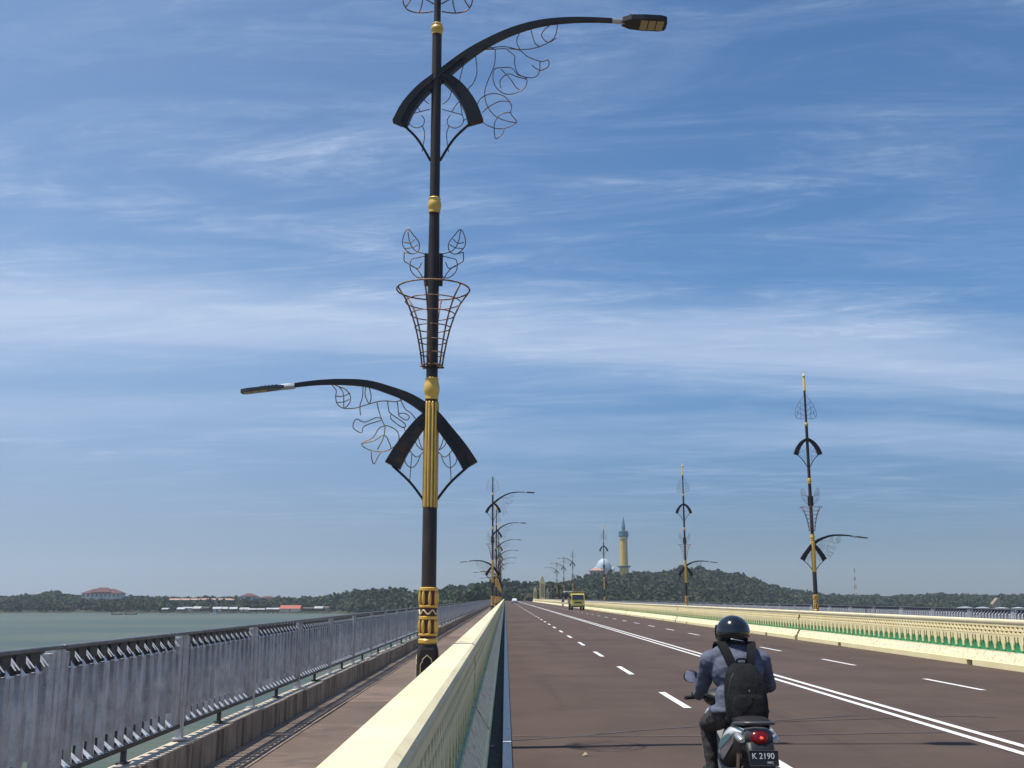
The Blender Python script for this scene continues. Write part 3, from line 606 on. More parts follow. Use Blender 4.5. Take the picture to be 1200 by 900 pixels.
HV = [[(0.05, 9.35), (0.22, 9.45), (0.40, 9.50)], [(0.05, 9.55), (0.2, 9.68), (0.36, 9.76)], [(0.04, 9.78), (0.15, 9.90), (0.26, 9.97)], [(0.24, 9.22), (0.2, 9.40), (0.24, 9.62), (0.18, 9.85)], [(0.42, 9.3), (0.34, 9.45), (0.34, 9.62)]]
def wires(root, name, lines, m_, r=0.0066, mir=False, dy=0.0):
    b = MB()
    for ln in lines:
        for sx in ((1, -1) if mir else (1,)):
            b.tube([(p.x * sx, dy, p.y) for p in smoothpath([Vector((x, z)) for x, z in ln], 4)], r, 5)
    return b.build(name, m_, root, smooth='all', fix=False)
def luminaire(root, x, z, dirx, tilt, slim=False):
    """flat LED head; dirx +1/-1 along local X, tilt droop"""
    o = MB(); T = Matrix.Translation((x, 0, z)) @ Matrix.Rotation(tilt * dirx, 4, 'Y')
    def tr(b): b.v = [tuple(T @ Vector((p[0] * dirx, p[1], p[2]))) for p in b.v]; return b
    body = MB()
    outl = [(0.03, -0.06), (0.14, -0.13), (0.30, -0.15), (0.52, -0.15), (0.60, -0.12), (0.615, -0.07)]; outl = outl + [(a, -b) for a, b in outl[::-1]]
    body.prism(outl, 'z', -0.035, 0.03)
    for i in range(5): body.box(0.12 + i * 0.05, 0.135 + i * 0.05, -0.10, 0.10, 0.03, 0.055)
    if slim: body.v = [(p[0] * 0.9, p[1] * 0.62, p[2] * 0.6 - 0.02 * max(0.0, p[0] - 0.2)) for p in body.v]
    bo = tr(body).build('lamp_head', M['bike_grey'] if slim else M['iron'], root)
    ln = MB()
    for i in range(3): ln.box(0.27 + i * 0.105, 0.36 + i * 0.105, -0.115, 0.115, -0.043, -0.036)
    if slim: ln.v = [(p[0] * 0.9, p[1] * 0.62, p[2] * 0.6 - 0.02 * max(0.0, p[0] - 0.2) - 0.001) for p in ln.v]
    tr(ln).build('lens', M['lens'], bo)
    tr(MB().tube([(-0.10, 0, 0), (0.06, 0, 0.0)], 0.038, 10)).build('collar', M['silver'], bo)
    if not slim: tr(MB().lathe([(0.035, 0.056), (0.035, 0.085), (0.02, 0.10)], 10, (0.20, 0))).build('photocell', M['silver'], bo)
def lamp(label, loc, rz, up_arm=True, lo_arm=True, top=True, lo_wires=True):
    root = thing('street_lamp', label, 'street lamp', loc, rz, 'ornate lamp posts along the bridge')
    # plinth: square with arched panels
    pl = MB(); a = 0.125; c_ = 0.03
    ring = lambda q, k: [(-q, -q + k), (-q + k, -q), (q - k, -q), (q, -q + k), (q, q - k), (q - k, q), (-q + k, q), (-q, q - k)]
    v = []; lv = [(0.15, 0, 0.03), (0.15, 0.06, 0.03), (0.13, 0.10, 0.03), (0.122, 1.02, 0.03), (0.118, 1.09, 0.045), (0.10, 1.15, 0.04)]
    for q, z, k in lv: v += [(x, y, z) for x, y in ring(q, k)]
    f = [(i * 8 + k, i * 8 + (k + 1) % 8, i * 8 + 8 + (k + 1) % 8, i * 8 + 8 + k) for i in range(len(lv) - 1) for k in range(8)] + [tuple(range(8))[::-1], tuple(range(40, 48))]
    pl.add(v, f); po = pl.build('plinth', M['pole'], root)
    arch = MB()
    for k in range(4):
        T = Matrix.Rotation(k * math.pi / 2, 3, 'Z')
        pts = [(-0.075, -0.128, 0.16), (-0.075, -0.126, 0.93), (-0.055, -0.126, 0.95), (-0.05, -0.125, 0.985), (0, -0.125, 1.03), (0.05, -0.125, 0.985), (0.055, -0.126, 0.95), (0.075, -0.126, 0.93), (0.075, -0.128, 0.16), (-0.075, -0.128, 0.16)]
        arch.tube([T @ Vector(p) for p in pts], 0.006, 5)
    arch.build('arch_trim', M['minaret_pale'], po, fix=False)
    MB().lathe([(0.102, 1.151), (0.116, 1.165), (0.116, 1.20), (0.102, 1.215)], 20).build('gold_ring', M['gold'], root, smooth=True)
    MB().lathe([(0.098, 1.10), (0.098, 1.80)], 20).build('ornament_core', M['maroon'], root, smooth=True)
    for (z0, z1) in ((1.262, 1.435), (1.585, 1.765)):
        MB().lathe([(0.10, z0 - 0.02), (0.113, z0 - 0.012), (0.113, z0 + 0.004), (0.10, z0 + 0.01)], 20).build('gold_ring', M['gold'], root, smooth=True)
        MB().lathe([(0.10, z1 - 0.005), (0.113, z1), (0.113, z1 + 0.028), (0.10, z1 + 0.036)], 20).build('gold_ring', M['gold'], root, smooth=True)
        pt = MB()
        for k in range(8):
            q = 2 * math.pi * k / 8 + 0.2
            pt.ell((0.099 * math.cos(q), 0.099 * math.sin(q), (z0 + z1) / 2), (0.024, 0.021, (z1 - z0) * 0.52), 8, 7, 0, Matrix.Rotation(q, 3, 'Z'))
        pt.build('gold_petals', M['gold'], root, smooth='all', fix=False)
    MB().tube([(0.104 * math.cos(q), 0.104 * math.sin(q), 1.515 + 0.024 * math.cos(6 * q)) for q in [2 * math.pi * i / 48 for i in range(49)]], 0.010, 5).build('wave_trim', M['minaret_pale'], root, smooth='all', fix=False)
    # shaft
    prof = [(0.088, 1.79), (0.086, 2.72), (0.080, 2.74), (0.080, 4.02), (0.072, 4.06), (0.070, 6.0), (0.064, 6.44), (0.062, 9.0), (0.045, 9.02), (0.045, 10.45 if top else 10.2)]
    MB().lathe(prof, 18).build('pole', M['pole'], root, smooth=True)
    MB().lathe([(0.094, 2.735), (0.095, 2.75), (0.095, 4.0), (0.086, 4.02)], 72, flute=0.20, nf=12).build('fluted_sleeve', M['gold'], root, smooth='all')
    def ball(z0, z1, r0, r1): MB().lathe([(r0, z0), (r0 + 0.01, z0 + 0.01), (r0 + 0.006, z0 + 0.03)] + [(r0 + (r1 - r0) * math.sin(math.pi * i / 8), z0 + 0.03 + (z1 - z0 - 0.06) * i / 8) for i in range(1, 8)] + [(r0 + 0.006, z1 - 0.03), (r0 + 0.012, z1 - 0.015), (r0, z1)], 20).build('gold_knob', M['gold'], root, smooth=True)
    ball(4.045, 4.32, 0.074, 0.098); ball(6.44, 6.65, 0.068, 0.088); ball(8.90, 9.06, 0.06, 0.085)
    # bracket box behind basket leaves
    MB().box(-0.115, -0.072, -0.02, 0.02, 5.49, 5.91).box(0.072, 0.115, -0.02, 0.02, 5.49, 5.91).build('leaf_plate', M['iron'], root)
    wires(root, 'leaf_scroll', BL, M['wire'], 0.0068, True)
    # wire basket
    bk = MB(); lv = [(5.44, 0.455), (5.28, 0.345), (5.12, 0.275), (4.95, 0.22), (4.78, 0.18), (4.62, 0.15), (4.47, 0.128)]
    for z, r in lv[1:-1]: bk.tube([(r * math.cos(q), r * math.sin(q), z) for q in [2 * math.pi * i / 20 for i in range(21)]], 0.008, 5)
    for z, r in (lv[0], lv[-1]): bk.tube([(r * math.cos(q), r * math.sin(q), z) for q in [2 * math.pi * i / 24 for i in range(25)]], 0.011, 5)
    for k in range(6):
        q = 2 * math.pi * k / 6 + 0.35
        bk.tube([(r * math.cos(q), r * math.sin(q), z) for z, r in lv] , 0.011, 5)
        bk.tube([(0.05 * math.cos(q), 0.05 * math.sin(q), 4.45), (0.15 * math.cos(q), 0.15 * math.sin(q), 4.46)], 0.012, 5)
    bk.build('wire_basket', M['wire'], root, smooth='all', fix=False)
    # arms and arc brackets
    def arm(path, tks, dps, nm):
        P_ = [(p.x, p.y) for p in smoothpath([Vector(q) for q in path], 4)]; n_ = len(P_)
        th = [np.interp(i / (n_ - 1), [0, 0.3, 0.5, 1], tks) for i in range(n_)]; dp = [np.interp(i / (n_ - 1), [0, 0.3, 0.5, 1], dps) for i in range(n_)]
        b = MB().sweep(P_, [float(q) for q in th], [float(q) for q in dp])
        # raised flanges along both faces
        for sy in (-1, 1):
            c = MB().sweep([(x, z) for x, z in P_[:int(n_ * 0.42)]], 0.022, 0.02); 
            for i, p in enumerate(c.v): c.v[i] = (p[0], p[1] + sy * 0.055, p[2])
            b.add(c.v, c.f)
        b.build(nm, M['iron'], root)
    if up_arm:
        arm(UPARM, [0.20, 0.15, 0.10, 0.045], [0.11, 0.10, 0.07, 0.05], 'upper_arm'); luminaire(root, 2.40, 9.12, 1, 0.05)
        wires(root, 'upper_scroll', W_UP, M['wire'])
    else:
        arm([(-x, z) for x, z in UPSHORT], [0.10, 0.14, 0.16, 0.20], [0.11] * 4, 'upper_bracket')
    arm(UPSHORT, [0.10, 0.14, 0.16, 0.20], [0.11] * 4, 'upper_bracket')
    if lo_arm:
        arm(LOARM, [0.20, 0.15, 0.10, 0.045], [0.11, 0.10, 0.07, 0.05], 'lower_arm'); luminaire(root, -1.77, 4.205, -1, 0.10, True)
        if lo_wires: wires(root, 'lower_scroll', W_LO, M['wire_gold'])
    else: arm([(-x, z) for x, z in LOSHORT], [0.10, 0.14, 0.16, 0.20], [0.11] * 4, 'lower_bracket')
    arm(LOSHORT, [0.10, 0.14, 0.16, 0.20], [0.11] * 4, 'lower_bracket')
    wires(root, 'bracket_leaf', S_UP, M['wire'], 0.006, True); wires(root, 'bracket_leaf', S_LO, M['wire_gold'], 0.006, True)
    for nm, z0, zA, zB in (('upper', 7.15, 7.45, 7.68), ('lower', 2.80, 3.03, 3.24)):
        for sx in (-1, 1):
            MB().tube([(p.x * sx, 0, p.y) for p in smoothpath([Vector((0.06, z0)), Vector((0.235, zA)), Vector((0.46, zB))], 6)], 0.017, 6).build('strut', M['iron'], root, smooth='all', fix=False)
    if top:
        wires(root, 'leaf_crown', [HEART] + HV, M['wire'], 0.009, True)
        MB().lathe([(0.05, 10.44), (0.07, 10.47), (0.05, 10.51), (0.05, 11.02), (0.035, 11.04)], 14).build('gold_finial', M['gold'], root, smooth=True)
        MB().lathe([(0.03, 11.04), (0.07, 11.08), (0.07, 11.12), (0.035, 11.16), (0.015, 11.26), (0.006, 11.40)], 12).build('finial_tip', M['minaret_pale'], root, smooth=True)
    else:
        wires(root, 'leaf_crown', [HEART] + HV[:2], M['wire'], 0.009, True)
    return root
LX, RX = -0.90, 12.93
lamp('tall black and gold lamp post nearest the camera beside the walkway', (LX, 12.8, 0.02), R(0.4))
for k, d in enumerate((6, 8.5, 11, 13.5, 16, 18.5)):
    lamp(['second lamp post along the left parapet, its upper arm over the road', 'third lamp post in the left row, just behind the second', 'fourth lamp post in the left row counting from the camera', 'fifth lamp post in the left row, mostly hidden by those before it',
          'sixth lamp post of the left row, far along the bridge', 'farthest lamp post of the left row near the hills'][k], (LX, 12.8 * d, 0.02), R(random.uniform(-1, 1)), top=k > 0)
lamp('nearest lamp post on the far side, without an upper lamp arm', (RX, 45.2, 0.02), math.pi, up_arm=False)
lamp('second lamp post on the far side, right of the minaret, upper arm missing', (RX, 77.5, 0.02), math.pi, up_arm=False)
lamp('far side lamp post just left of the minaret and dome', (RX, 141.5, 0.02), math.pi, up_arm=False, lo_arm=False)
for k, y in enumerate((207, 239, 271)):
    lamp(['lamp post with arm over the road, directly behind the yellow truck', 'lamp post left of the yellow truck, second of the distant three', 'leftmost distant lamp post on the far side near the pylons'][k], (RX, y, 0.02), math.pi, lo_wires=False)

# ------------------------------------------------------------------ motorbike, rider, backpack
def text_mesh(body, size, m_, name):
    cu_ = bpy.data.curves.new(name, 'FONT'); cu_.body = body; cu_.size = size; cu_.extrude = 0.0012; cu_.align_x = 'CENTER'; cu_.align_y = 'CENTER'
    o = bpy.data.objects.new(name, cu_); COL.objects.link(o)
    dg = bpy.context.evaluated_depsgraph_get(); me = bpy.data.meshes.new_from_object(o.evaluated_get(dg)); bpy.data.objects.remove(o); bpy.data.curves.remove(cu_)
    me.materials.clear(); me.materials.append(m_); me.name = name; return me
def torus(b, c, Rr, r, n=28, k=8, mat_=0):
    b.tube([(c[0], c[1] + Rr * math.cos(q), c[2] + Rr * math.sin(q)) for q in [2 * math.pi * i / n for i in range(n + 1)]], r, k, mat_); return b
def motorbike(label, loc, rz):
    root = thing('motorbike', label, 'motorbike', loc, rz, 'motorbikes on the road')
    for yy, nm in ((-0.36, 'wheel'), (0.86, 'wheel')):
        rim = MB().lathe([(0.03, -0.05), (0.05, -0.05), (0.05, 0.05), (0.03, 0.05)], 14)
        rim.v = [(z, y + yy, x + 0.275) for x, y, z in rim.v]
        for k in range(5):
            q = 2 * math.pi * k / 5 + 0.3
            rim.tube([(0, yy + 0.04 * math.cos(q), 0.275 + 0.04 * math.sin(q)), (0, yy + 0.19 * math.cos(q), 0.275 + 0.19 * math.sin(q))], 0.016, 6)
        torus(rim, (0, yy, 0.275), 0.195, 0.02); wo = rim.build(nm, M['bike_grey'], root, smooth=True, fix=False)
        torus(MB(), (0, yy, 0.275), 0.232, 0.043, 32, 10).build('tyre', M['rubber'], wo, smooth='all', fix=False)
    mark = set(root.children)
    # frame body under the seat
    MB().loft([(-0.60, 0, 0.665, 0.05, 0.03), (-0.55, 0, 0.66, 0.105, 0.055), (-0.42, 0, 0.635, 0.135, 0.085), (-0.2, 0, 0.60, 0.135, 0.12), (0.05, 0, 0.55, 0.125, 0.15), (0.2, 0, 0.47, 0.12, 0.13), (0.28, 0, 0.42, 0.11, 0.10)], 20, 2.6).build('body', M['bike_grey'], root, smooth=True)
    # white side panels sweeping up to the tail
    for sx in (-1, 1):
        v = []; prof = [(-0.56, 0.700, 0.672), (-0.46, 0.712, 0.640), (-0.36, 0.705, 0.590), (-0.25, 0.680, 0.530), (-0.12, 0.640, 0.470), (0.02, 0.585, 0.42), (0.14, 0.52, 0.40), (0.2, 0.46, 0.40)]
        for i, (y, zt, zb) in enumerate(prof):
            wmid = [0.115, 0.145, 0.160, 0.168, 0.170, 0.162, 0.145, 0.13][i]
            for k, t in enumerate((0, 0.25, 0.5, 0.75, 1)):
                v.append((sx * (wmid - 0.03 * (2 * t - 1) ** 2), y, zb + (zt - zb) * t))
            v.append((sx * (wmid - 0.05), y, (zt + zb) / 2))
        f = [(i * 6 + k, i * 6 + k + 1, i * 6 + 7 + k, i * 6 + 6 + k) for i in range(len(prof) - 1) for k in range(4)]
        f += [(i * 6 + 5, i * 6, i * 6 + 6, i * 6 + 11) for i in range(len(prof) - 1)] + [(i * 6 + 4, i * 6 + 5, i * 6 + 11, i * 6 + 10) for i in range(len(prof) - 1)] + [(0, 1, 2, 3, 4, 5), tuple(range(42, 48))[::-1]]
        p_ = MB().add(v, f).build('side_panel', M['bike_white'], root, smooth=True)
        # dark and teal graphic stripe
        s_ = MB(); st = [(-0.40, 0.662, 0.625), (-0.28, 0.632, 0.578), (-0.14, 0.590, 0.53), (0.0, 0.535, 0.487)]
        vv = []
        for i, (y, a, b) in enumerate(st):
            wm = [0.162, 0.1705, 0.1735, 0.1665][i]; vv += [(sx * wm, y, b), (sx * (wm + 0.0005), y, a)]
        s_.add(vv, [(2 * i, 2 * i + 1, 2 * i + 3, 2 * i + 2) for i in range(3)]); s_.build('stripe', M['teal'], p_)
    # seat
    MB().loft([(-0.56, 0, 0.735, 0.07, 0.012), (-0.50, 0, 0.742, 0.115, 0.03), (-0.30, 0, 0.742, 0.135, 0.042), (-0.10, 0, 0.725, 0.14, 0.045), (0.08, 0, 0.70, 0.13, 0.05), (0.22, 0, 0.66, 0.09, 0.06), (0.26, 0, 0.64, 0.05, 0.04)], 20, 2.6).build('seat', M['seat'], root, smooth=True)
    # grab rail around the tail
    MB().tube(smoothpath([(-0.125, -0.32, 0.700), (-0.135, -0.44, 0.730), (-0.115, -0.57, 0.745), (-0.055, -0.62, 0.750), (0.055, -0.62, 0.750), (0.115, -0.57, 0.745), (0.135, -0.44, 0.730), (0.125, -0.32, 0.700)], 5), 0.0125, 8).build('grab_rail', M['bike_grey'], root, smooth='all', fix=False)
    # tail lamp with side indicators
    MB().loft([(-0.628, 0, 0.655, 0.075, 0.035), (-0.61, 0, 0.66, 0.098, 0.058), (-0.52, 0, 0.668, 0.108, 0.055)], 20, 2.6).build('tail_housing', M['bike_grey'], root, smooth=True)
    tl = MB().loft([(-0.660, 0, 0.640, 0.030, 0.012), (-0.648, 0, 0.650, 0.052, 0.034), (-0.627, 0, 0.658, 0.064, 0.044), (-0.60, 0, 0.66, 0.064, 0.044)], 20, 2.6).build('tail_lamp', M['tail'], root, smooth=True)
    MB().ell((0.008, -0.655, 0.656), (0.014, 0.010, 0.009), 12, 8).build('bulb', M['tail_hot'], tl, smooth='all', fix=False)
    for sx in (-1, 1):
        MB().loft([(-0.61, sx * 0.115, 0.632, 0.018, 0.014), (-0.585, sx * 0.12, 0.638, 0.03, 0.024), (-0.50, sx * 0.125, 0.65, 0.025, 0.03)], 14, 2.3).build('indicator', M['silver'], root, smooth=True)
    # rear fender, plate
    MB().loft([(-0.70, 0, 0.44, 0.085, 0.012), (-0.685, 0, 0.52, 0.095, 0.05), (-0.64, 0, 0.58, 0.10, 0.05), (-0.55, 0, 0.60, 0.105, 0.05), (-0.4, 0, 0.58, 0.10, 0.05)], 18, 3).build('rear_fender', M['black'], root, smooth=True)
    pl = MB().cbox(-0.115, 0.115, -0.006, 0.0, -0.055, 0.055, 0.002); po = pl.build('number_plate', M['plate'], root); po.location = (0.0, -0.735, 0.532); po.rotation_euler = (R(-12), 0, 0); po.scale = (0.86, 1, 0.9)
    for body, size, x, z in (('K 2190', 0.062, -0.006, 0.014), ('MFC', 0.026, 0.050, -0.034)):
        o = link('lettering', text_mesh(body, size, M['ink'], 'lettering'), po, (x, -0.0085, z), (R(90), 0, 0))
    fr = MB().tube([(-0.115, -0.007, -0.054), (0.115, -0.007, -0.054), (0.115, -0.007, 0.054), (-0.115, -0.007, 0.054), (-0.115, -0.007, -0.054)], 0.003, 5).build('plate_rim', M['bike_grey'], po, fix=False)
    for o_ in set(root.children) - mark: o_.location.z += 0.085
    # engine, exhaust, floorboard, leg shield, front
    MB().loft([(-0.42, -0.06, 0.30, 0.07, 0.06), (-0.2, -0.05, 0.30, 0.09, 0.09), (0.05, 0, 0.31, 0.09, 0.09)], 14, 3).build('engine', M['bike_grey'], root, smooth=True)
    MB().tube(smoothpath([(0.13, -0.62, 0.36), (0.14, -0.3, 0.32), (0.12, -0.05, 0.25), (0.05, 0.1, 0.24)], 4), [0.055] * 5 + [0.045] * 4 + [0.02] * 4, 12).build('exhaust', M['black'], root, smooth=True, fix=False)
    MB().cbox(-0.16, 0.16, 0.18, 0.56, 0.27, 0.33, 0.02).build('floorboard', M['black'], root)
    MB().tube([(0, -0.36, 0.275), (-0.11, -0.36, 0.275)], 0.02, 8).tube([(-0.11, -0.36, 0.275), (-0.12, -0.50, 0.62)], 0.018, 8).build('shock_absorber', M['chrome'], root, fix=False)
    MB().loft([(0.52, 0, 0.50, 0.17, 0.20), (0.60, 0, 0.58, 0.185, 0.26), (0.68, 0, 0.62, 0.16, 0.24), (0.76, 0, 0.62, 0.09, 0.17), (0.80, 0, 0.60, 0.03, 0.08)], 20, 2.8).build('leg_shield', M['bike_white'], root, smooth=True)
    MB().tube([(-0.06, 0.70, 0.55), (-0.07, 0.86, 0.275)], 0.022, 8).tube([(0.06, 0.70, 0.55), (0.07, 0.86, 0.275)], 0.022, 8).build('fork', M['bike_grey'], root, fix=False)
    MB().loft([(0.66, 0, 0.46, 0.05, 0.02), (0.78, 0, 0.56, 0.075, 0.03), (0.92, 0, 0.57, 0.075, 0.03), (1.08, 0, 0.48, 0.05, 0.015)], 14, 2.5).build('front_fender', M['bike_white'], root, smooth=True)
    hd = MB().loft([(0.52, 0, 0.90, 0.07, 0.03), (0.58, 0, 0.91, 0.14, 0.06), (0.66, 0, 0.90, 0.15, 0.075), (0.74, 0, 0.88, 0.10, 0.06), (0.77, 0, 0.87, 0.05, 0.03)], 20, 2.5).build('handlebar_cover', M['black'], root, smooth=True)
    MB().ell((0, 0.755, 0.875), (0.075, 0.03, 0.045), 14, 8).build('headlight', M['silver'], hd, smooth='all', fix=False)
    for sx in (-1, 1):
        MB().tube([(sx * 0.12, 0.60, 0.915), (sx * 0.32, 0.55, 0.905)], 0.0165, 10).build('grip', M['rubber'], root, smooth=True, fix=False)
        MB().tube(smoothpath([(sx * 0.14, 0.64, 0.925), (sx * 0.22, 0.66, 0.915), (sx * 0.315, 0.62, 0.895)], 4), 0.006, 6).build('brake_lever', M['black'], root, smooth='all', fix=False)
        st = MB().tube(smoothpath([(sx * 0.13, 0.60, 0.93), (sx * 0.15, 0.60, 1.02), (sx * 0.23, 0.585, 1.06)], 5), 0.0055, 6)
        st.ell((sx * 0.262, 0.585, 1.07), (0.062, 0.022, 0.050), 18, 10)
        mo = st.build('mirror', M['black'], root, smooth='all', fix=False)
        g_ = MB(); n_ = 24; T = Matrix.Rotation(R(3), 3, 'X')
        v = [Vector((sx * 0.262, 0.562, 1.07)) + T @ Vector((0.056 * math.cos(2 * math.pi * i / n_), -0.004, 0.045 * math.sin(2 * math.pi * i / n_))) for i in range(n_)]
        v2 = [p + Vector((0, 0.012, 0)) for p in v]
        g_.add(v + v2, [tuple(range(n_)), tuple(range(n_, 2 * n_))[::-1]] + [(i, (i + 1) % n_, n_ + (i + 1) % n_, n_ + i) for i in range(n_)]).build('mirror_glass', M['mirror'], mo)
    return root

def person(label, loc, rz):
    root = thing('person', label, 'person', loc, rz, 'riders on the road')
    b = MB()
    # torso
    b.ell((0, -0.03, 0.86), (0.185, 0.145, 0.13)); b.caps((0, -0.04, 0.88), (0, 0.0, 1.02), 0.150, 0.148); b.ell((0, -0.02, 0.95), (0.190, 0.130, 0.15))
    b.ell((0, 0.03, 1.14), (0.205, 0.140, 0.18)); b.ell((0, 0.055, 1.235), (0.185, 0.115, 0.085))
    b.caps((-0.10, 0.065, 1.265), (0.10, 0.065, 1.265), 0.085, 0.085)
    for sx in (-1, 1):
        b.ell((sx * 0.190, 0.08, 1.222), (0.088, 0.088, 0.082))
        el = ((-0.232 if sx < 0 else 0.285), 0.23, 1.03); wr = (sx * 0.222, 0.475, 0.935)
        b.caps((sx * 0.205, 0.08, 1.208), el, 0.078, 0.064); b.caps(el, wr, 0.059, 0.043)
        # hand on the grip: palm, four fingers curled over it, thumb under
        b.caps(wr, (sx * 0.225, 0.530, 0.930), 0.033, 0.034)
        b.ell((sx * 0.225, 0.545, 0.935), (0.046, 0.034, 0.022))
        for k in range(4):
            fx = sx * (0.188 + 0.0245 * k); ln = (0.95, 1.05, 1.0, 0.85)[k]
            y0 = 0.575 - 0.009 * k
            p0 = (fx, y0 - 0.025, 0.943); p1 = (fx, y0 + 0.022 * ln, 0.945); p2 = (fx, y0 + 0.043 * ln, 0.917); p3 = (fx, y0 + 0.026 * ln, 0.893)
            b.caps(p0, p1, 0.0105, 0.0100, 8); b.caps(p1, p2, 0.0100, 0.0092, 8); b.caps(p2, p3, 0.0092, 0.0085, 8)
        b.caps((sx * 0.190, 0.53, 0.925), (sx * 0.163, 0.565, 0.900), 0.0125, 0.0110, 8); b.caps((sx * 0.163, 0.565, 0.900), (sx * 0.160, 0.595, 0.890), 0.0110, 0.0095, 8)
        # leg
        kn = (sx * 0.165, 0.42, 0.72); an = (sx * 0.155, 0.36, 0.40)
        b.caps((sx * 0.10, -0.02, 0.845), kn, 0.118, 0.076); b.caps(kn, an, 0.074, 0.052)
        b.caps((sx * 0.165, 0.345, 0.375), (sx * 0.175, 0.50, 0.362), 0.045, 0.036); b.ell((sx * 0.168, 0.36, 0.372), (0.04, 0.05, 0.04))
    # neck, head with face
    b.caps((-0.17, 0.075, 1.245), (0, 0.07, 1.315), 0.07, 0.065); b.caps((0.17, 0.075, 1.245), (0, 0.07, 1.315), 0.07, 0.065)
    b.caps((0, 0.075, 1.28), (0, 0.105, 1.38), 0.062, 0.058)
    b.ell((0, 0.125, 1.455), (0.078, 0.098, 0.115)); b.ell((0, 0.165, 1.405), (0.058, 0.06, 0.055)); b.caps((0, 0.22, 1.455), (0, 0.238, 1.43), 0.012, 0.017, 8)
    for sx in (-1, 1): b.ell((sx * 0.082, 0.12, 1.445), (0.014, 0.024, 0.034))
    b.ell((0, 0.218, 1.392), (0.026, 0.012, 0.011), 10, 6)
    tmp = b.build('tmp', M['shirt'], fix=True)
    md = tmp.modifiers.new('r', 'REMESH'); md.mode = 'VOXEL'; md.voxel_size = 0.0085
    sm = tmp.modifiers.new('s', 'SMOOTH'); sm.iterations = 9; sm.factor = 0.5
    dg = bpy.context.evaluated_depsgraph_get(); me = bpy.data.meshes.new_from_object(tmp.evaluated_get(dg)); bpy.data.objects.remove(tmp)
    me.name = 'body'; me.materials.clear()
    for q in ('shirt', 'trouser', 'skin', 'glove'): me.materials.append(M[q])
    n_ = len(me.vertices); co = np.empty(n_ * 3); me.vertices.foreach_get('co', co); co = co.reshape(-1, 3)
    # folds in the cloth
    nr = np.empty(n_ * 3); me.vertices.foreach_get('normal', nr); nr = nr.reshape(-1, 3)
    cloth = (co[:, 2] < 1.30) & ~((co[:, 1] > 0.50) & (co[:, 2] > 0.86))
    amp = np.zeros(n_)
    for i in np.nonzero(cloth)[0]:
        p = co[i]; k = 0.0055 if p[2] > 0.84 else 0.005
        amp[i] = k * (mnoise.noise(Vector((p[0] * 9, p[1] * 9, p[2] * 17))) + 0.6 * mnoise.noise(Vector((p[0] * 22 + p[2] * 9, p[1] * 22, p[2] * 34 + 5)))) 
    # jacket hem stands off the trousers
    hem = np.exp(-((co[:, 2] - 0.865) / 0.022) ** 2) * (co[:, 1] < 0.16) * (np.abs(co[:, 0]) < 0.25); amp += 0.012 * hem
    cuff = np.exp(-((co[:, 1] - 0.475) / 0.018) ** 2) * (co[:, 2] > 0.86); amp += 0.007 * cuff
    co += nr * amp[:, None]; me.vertices.foreach_set('co', co.ravel())
    pc = np.empty(len(me.polygons) * 3); me.polygons.foreach_get('center', pc); pc = pc.reshape(-1, 3)
    x, y, z = pc.T; mi = np.zeros(len(pc), int)
    edge = 0.852 + 0.012 * np.sin(x * 31)
    mi[(z < edge) & ((y < 0.20) | (z < 0.82))] = 1
    mi[z > 1.345] = 2
    mi[(y > 0.488) & (z > 0.86) & (z < 1.0)] = 3
    mi[(z < 0.425)] = 3
    me.polygons.foreach_set('material_index', mi.astype(np.int32)); me.polygons.foreach_set('use_smooth', [True] * len(me.polygons)); me.update()
    link('body', me, root)
    # eyes
    for sx in (-1, 1): MB().ell((sx * 0.032, 0.212, 1.462), (0.013, 0.012, 0.008), 10, 6).build('eye', M['black'], root, smooth='all', fix=False)
    # shirt collar
    MB().tube([(0.072 * math.cos(q), 0.085 + 0.078 * math.sin(q), 1.318 + 0.012 * math.sin(q)) for q in [2 * math.pi * i / 28 for i in range(29)]], 0.017, 8).build('collar', M['shirt'], root, smooth='all', fix=False)
    # open-face helmet
    hm = MB(); nu, nv = 40, 22; v = []
    cz = 1.437; 
    for i in range(nv + 1):
        t = math.pi * 0.5 * i / nv * 1.42
        for k in range(nu):
            q = 2 * math.pi * k / nu; dx, dy = math.cos(q), math.sin(q)
            front = max(0.0, dy)
            tt = min(t, math.pi * 0.5 * (1.42 - 0.62 * front ** 0.7))
            v.append((0.131 * math.sin(tt) * dx, 0.120 + 0.146 * math.sin(tt) * dy, cz + 0.128 * math.cos(tt)))
    f = [(i * nu + k, i * nu + (k + 1) % nu, (i + 1) * nu + (k + 1) % nu, (i + 1) * nu + k) for i in range(nv) for k in range(nu)]
    ho = hm.add(v, f).build('helmet', M['helmet'], root, smooth='all', fix=True)
    sol = ho.modifiers.new('s', 'SOLIDIFY'); sol.thickness = 0.014; sol.offset = -1
    rimp = [Vector(v[nv * nu + k]) for k in range(nu)] + [Vector(v[nv * nu])]
    MB().tube(rimp, 0.008, 6).build('rim', M['rubber'], ho, smooth='all', fix=False)
    MB().tube([(0.128 * math.sin(1.38) * math.cos(q) * 1.025, 0.120 + 0.146 * math.sin(1.38) * math.sin(q) * 1.025, cz - 0.055 + 0.008 * math.cos(3 * q)) for q in [math.pi * (1.38 + 0.24 * i / 10) for i in range(11)]], 0.0035, 6).build('badge', M['silver'], ho, fix=False)
    vz = MB(); v = []
    for i in range(7):
        for k in range(17):
            q = math.pi * (0.06 + 0.88 * k / 16); h_ = cz + 0.055 - 0.11 * i / 6
            r_ = 0.139 * math.sqrt(max(0.05, 1 - ((h_ - cz) / 0.19) ** 2)); v.append((r_ * math.cos(q), 0.120 + (r_ + 0.016) * math.sin(q), h_))
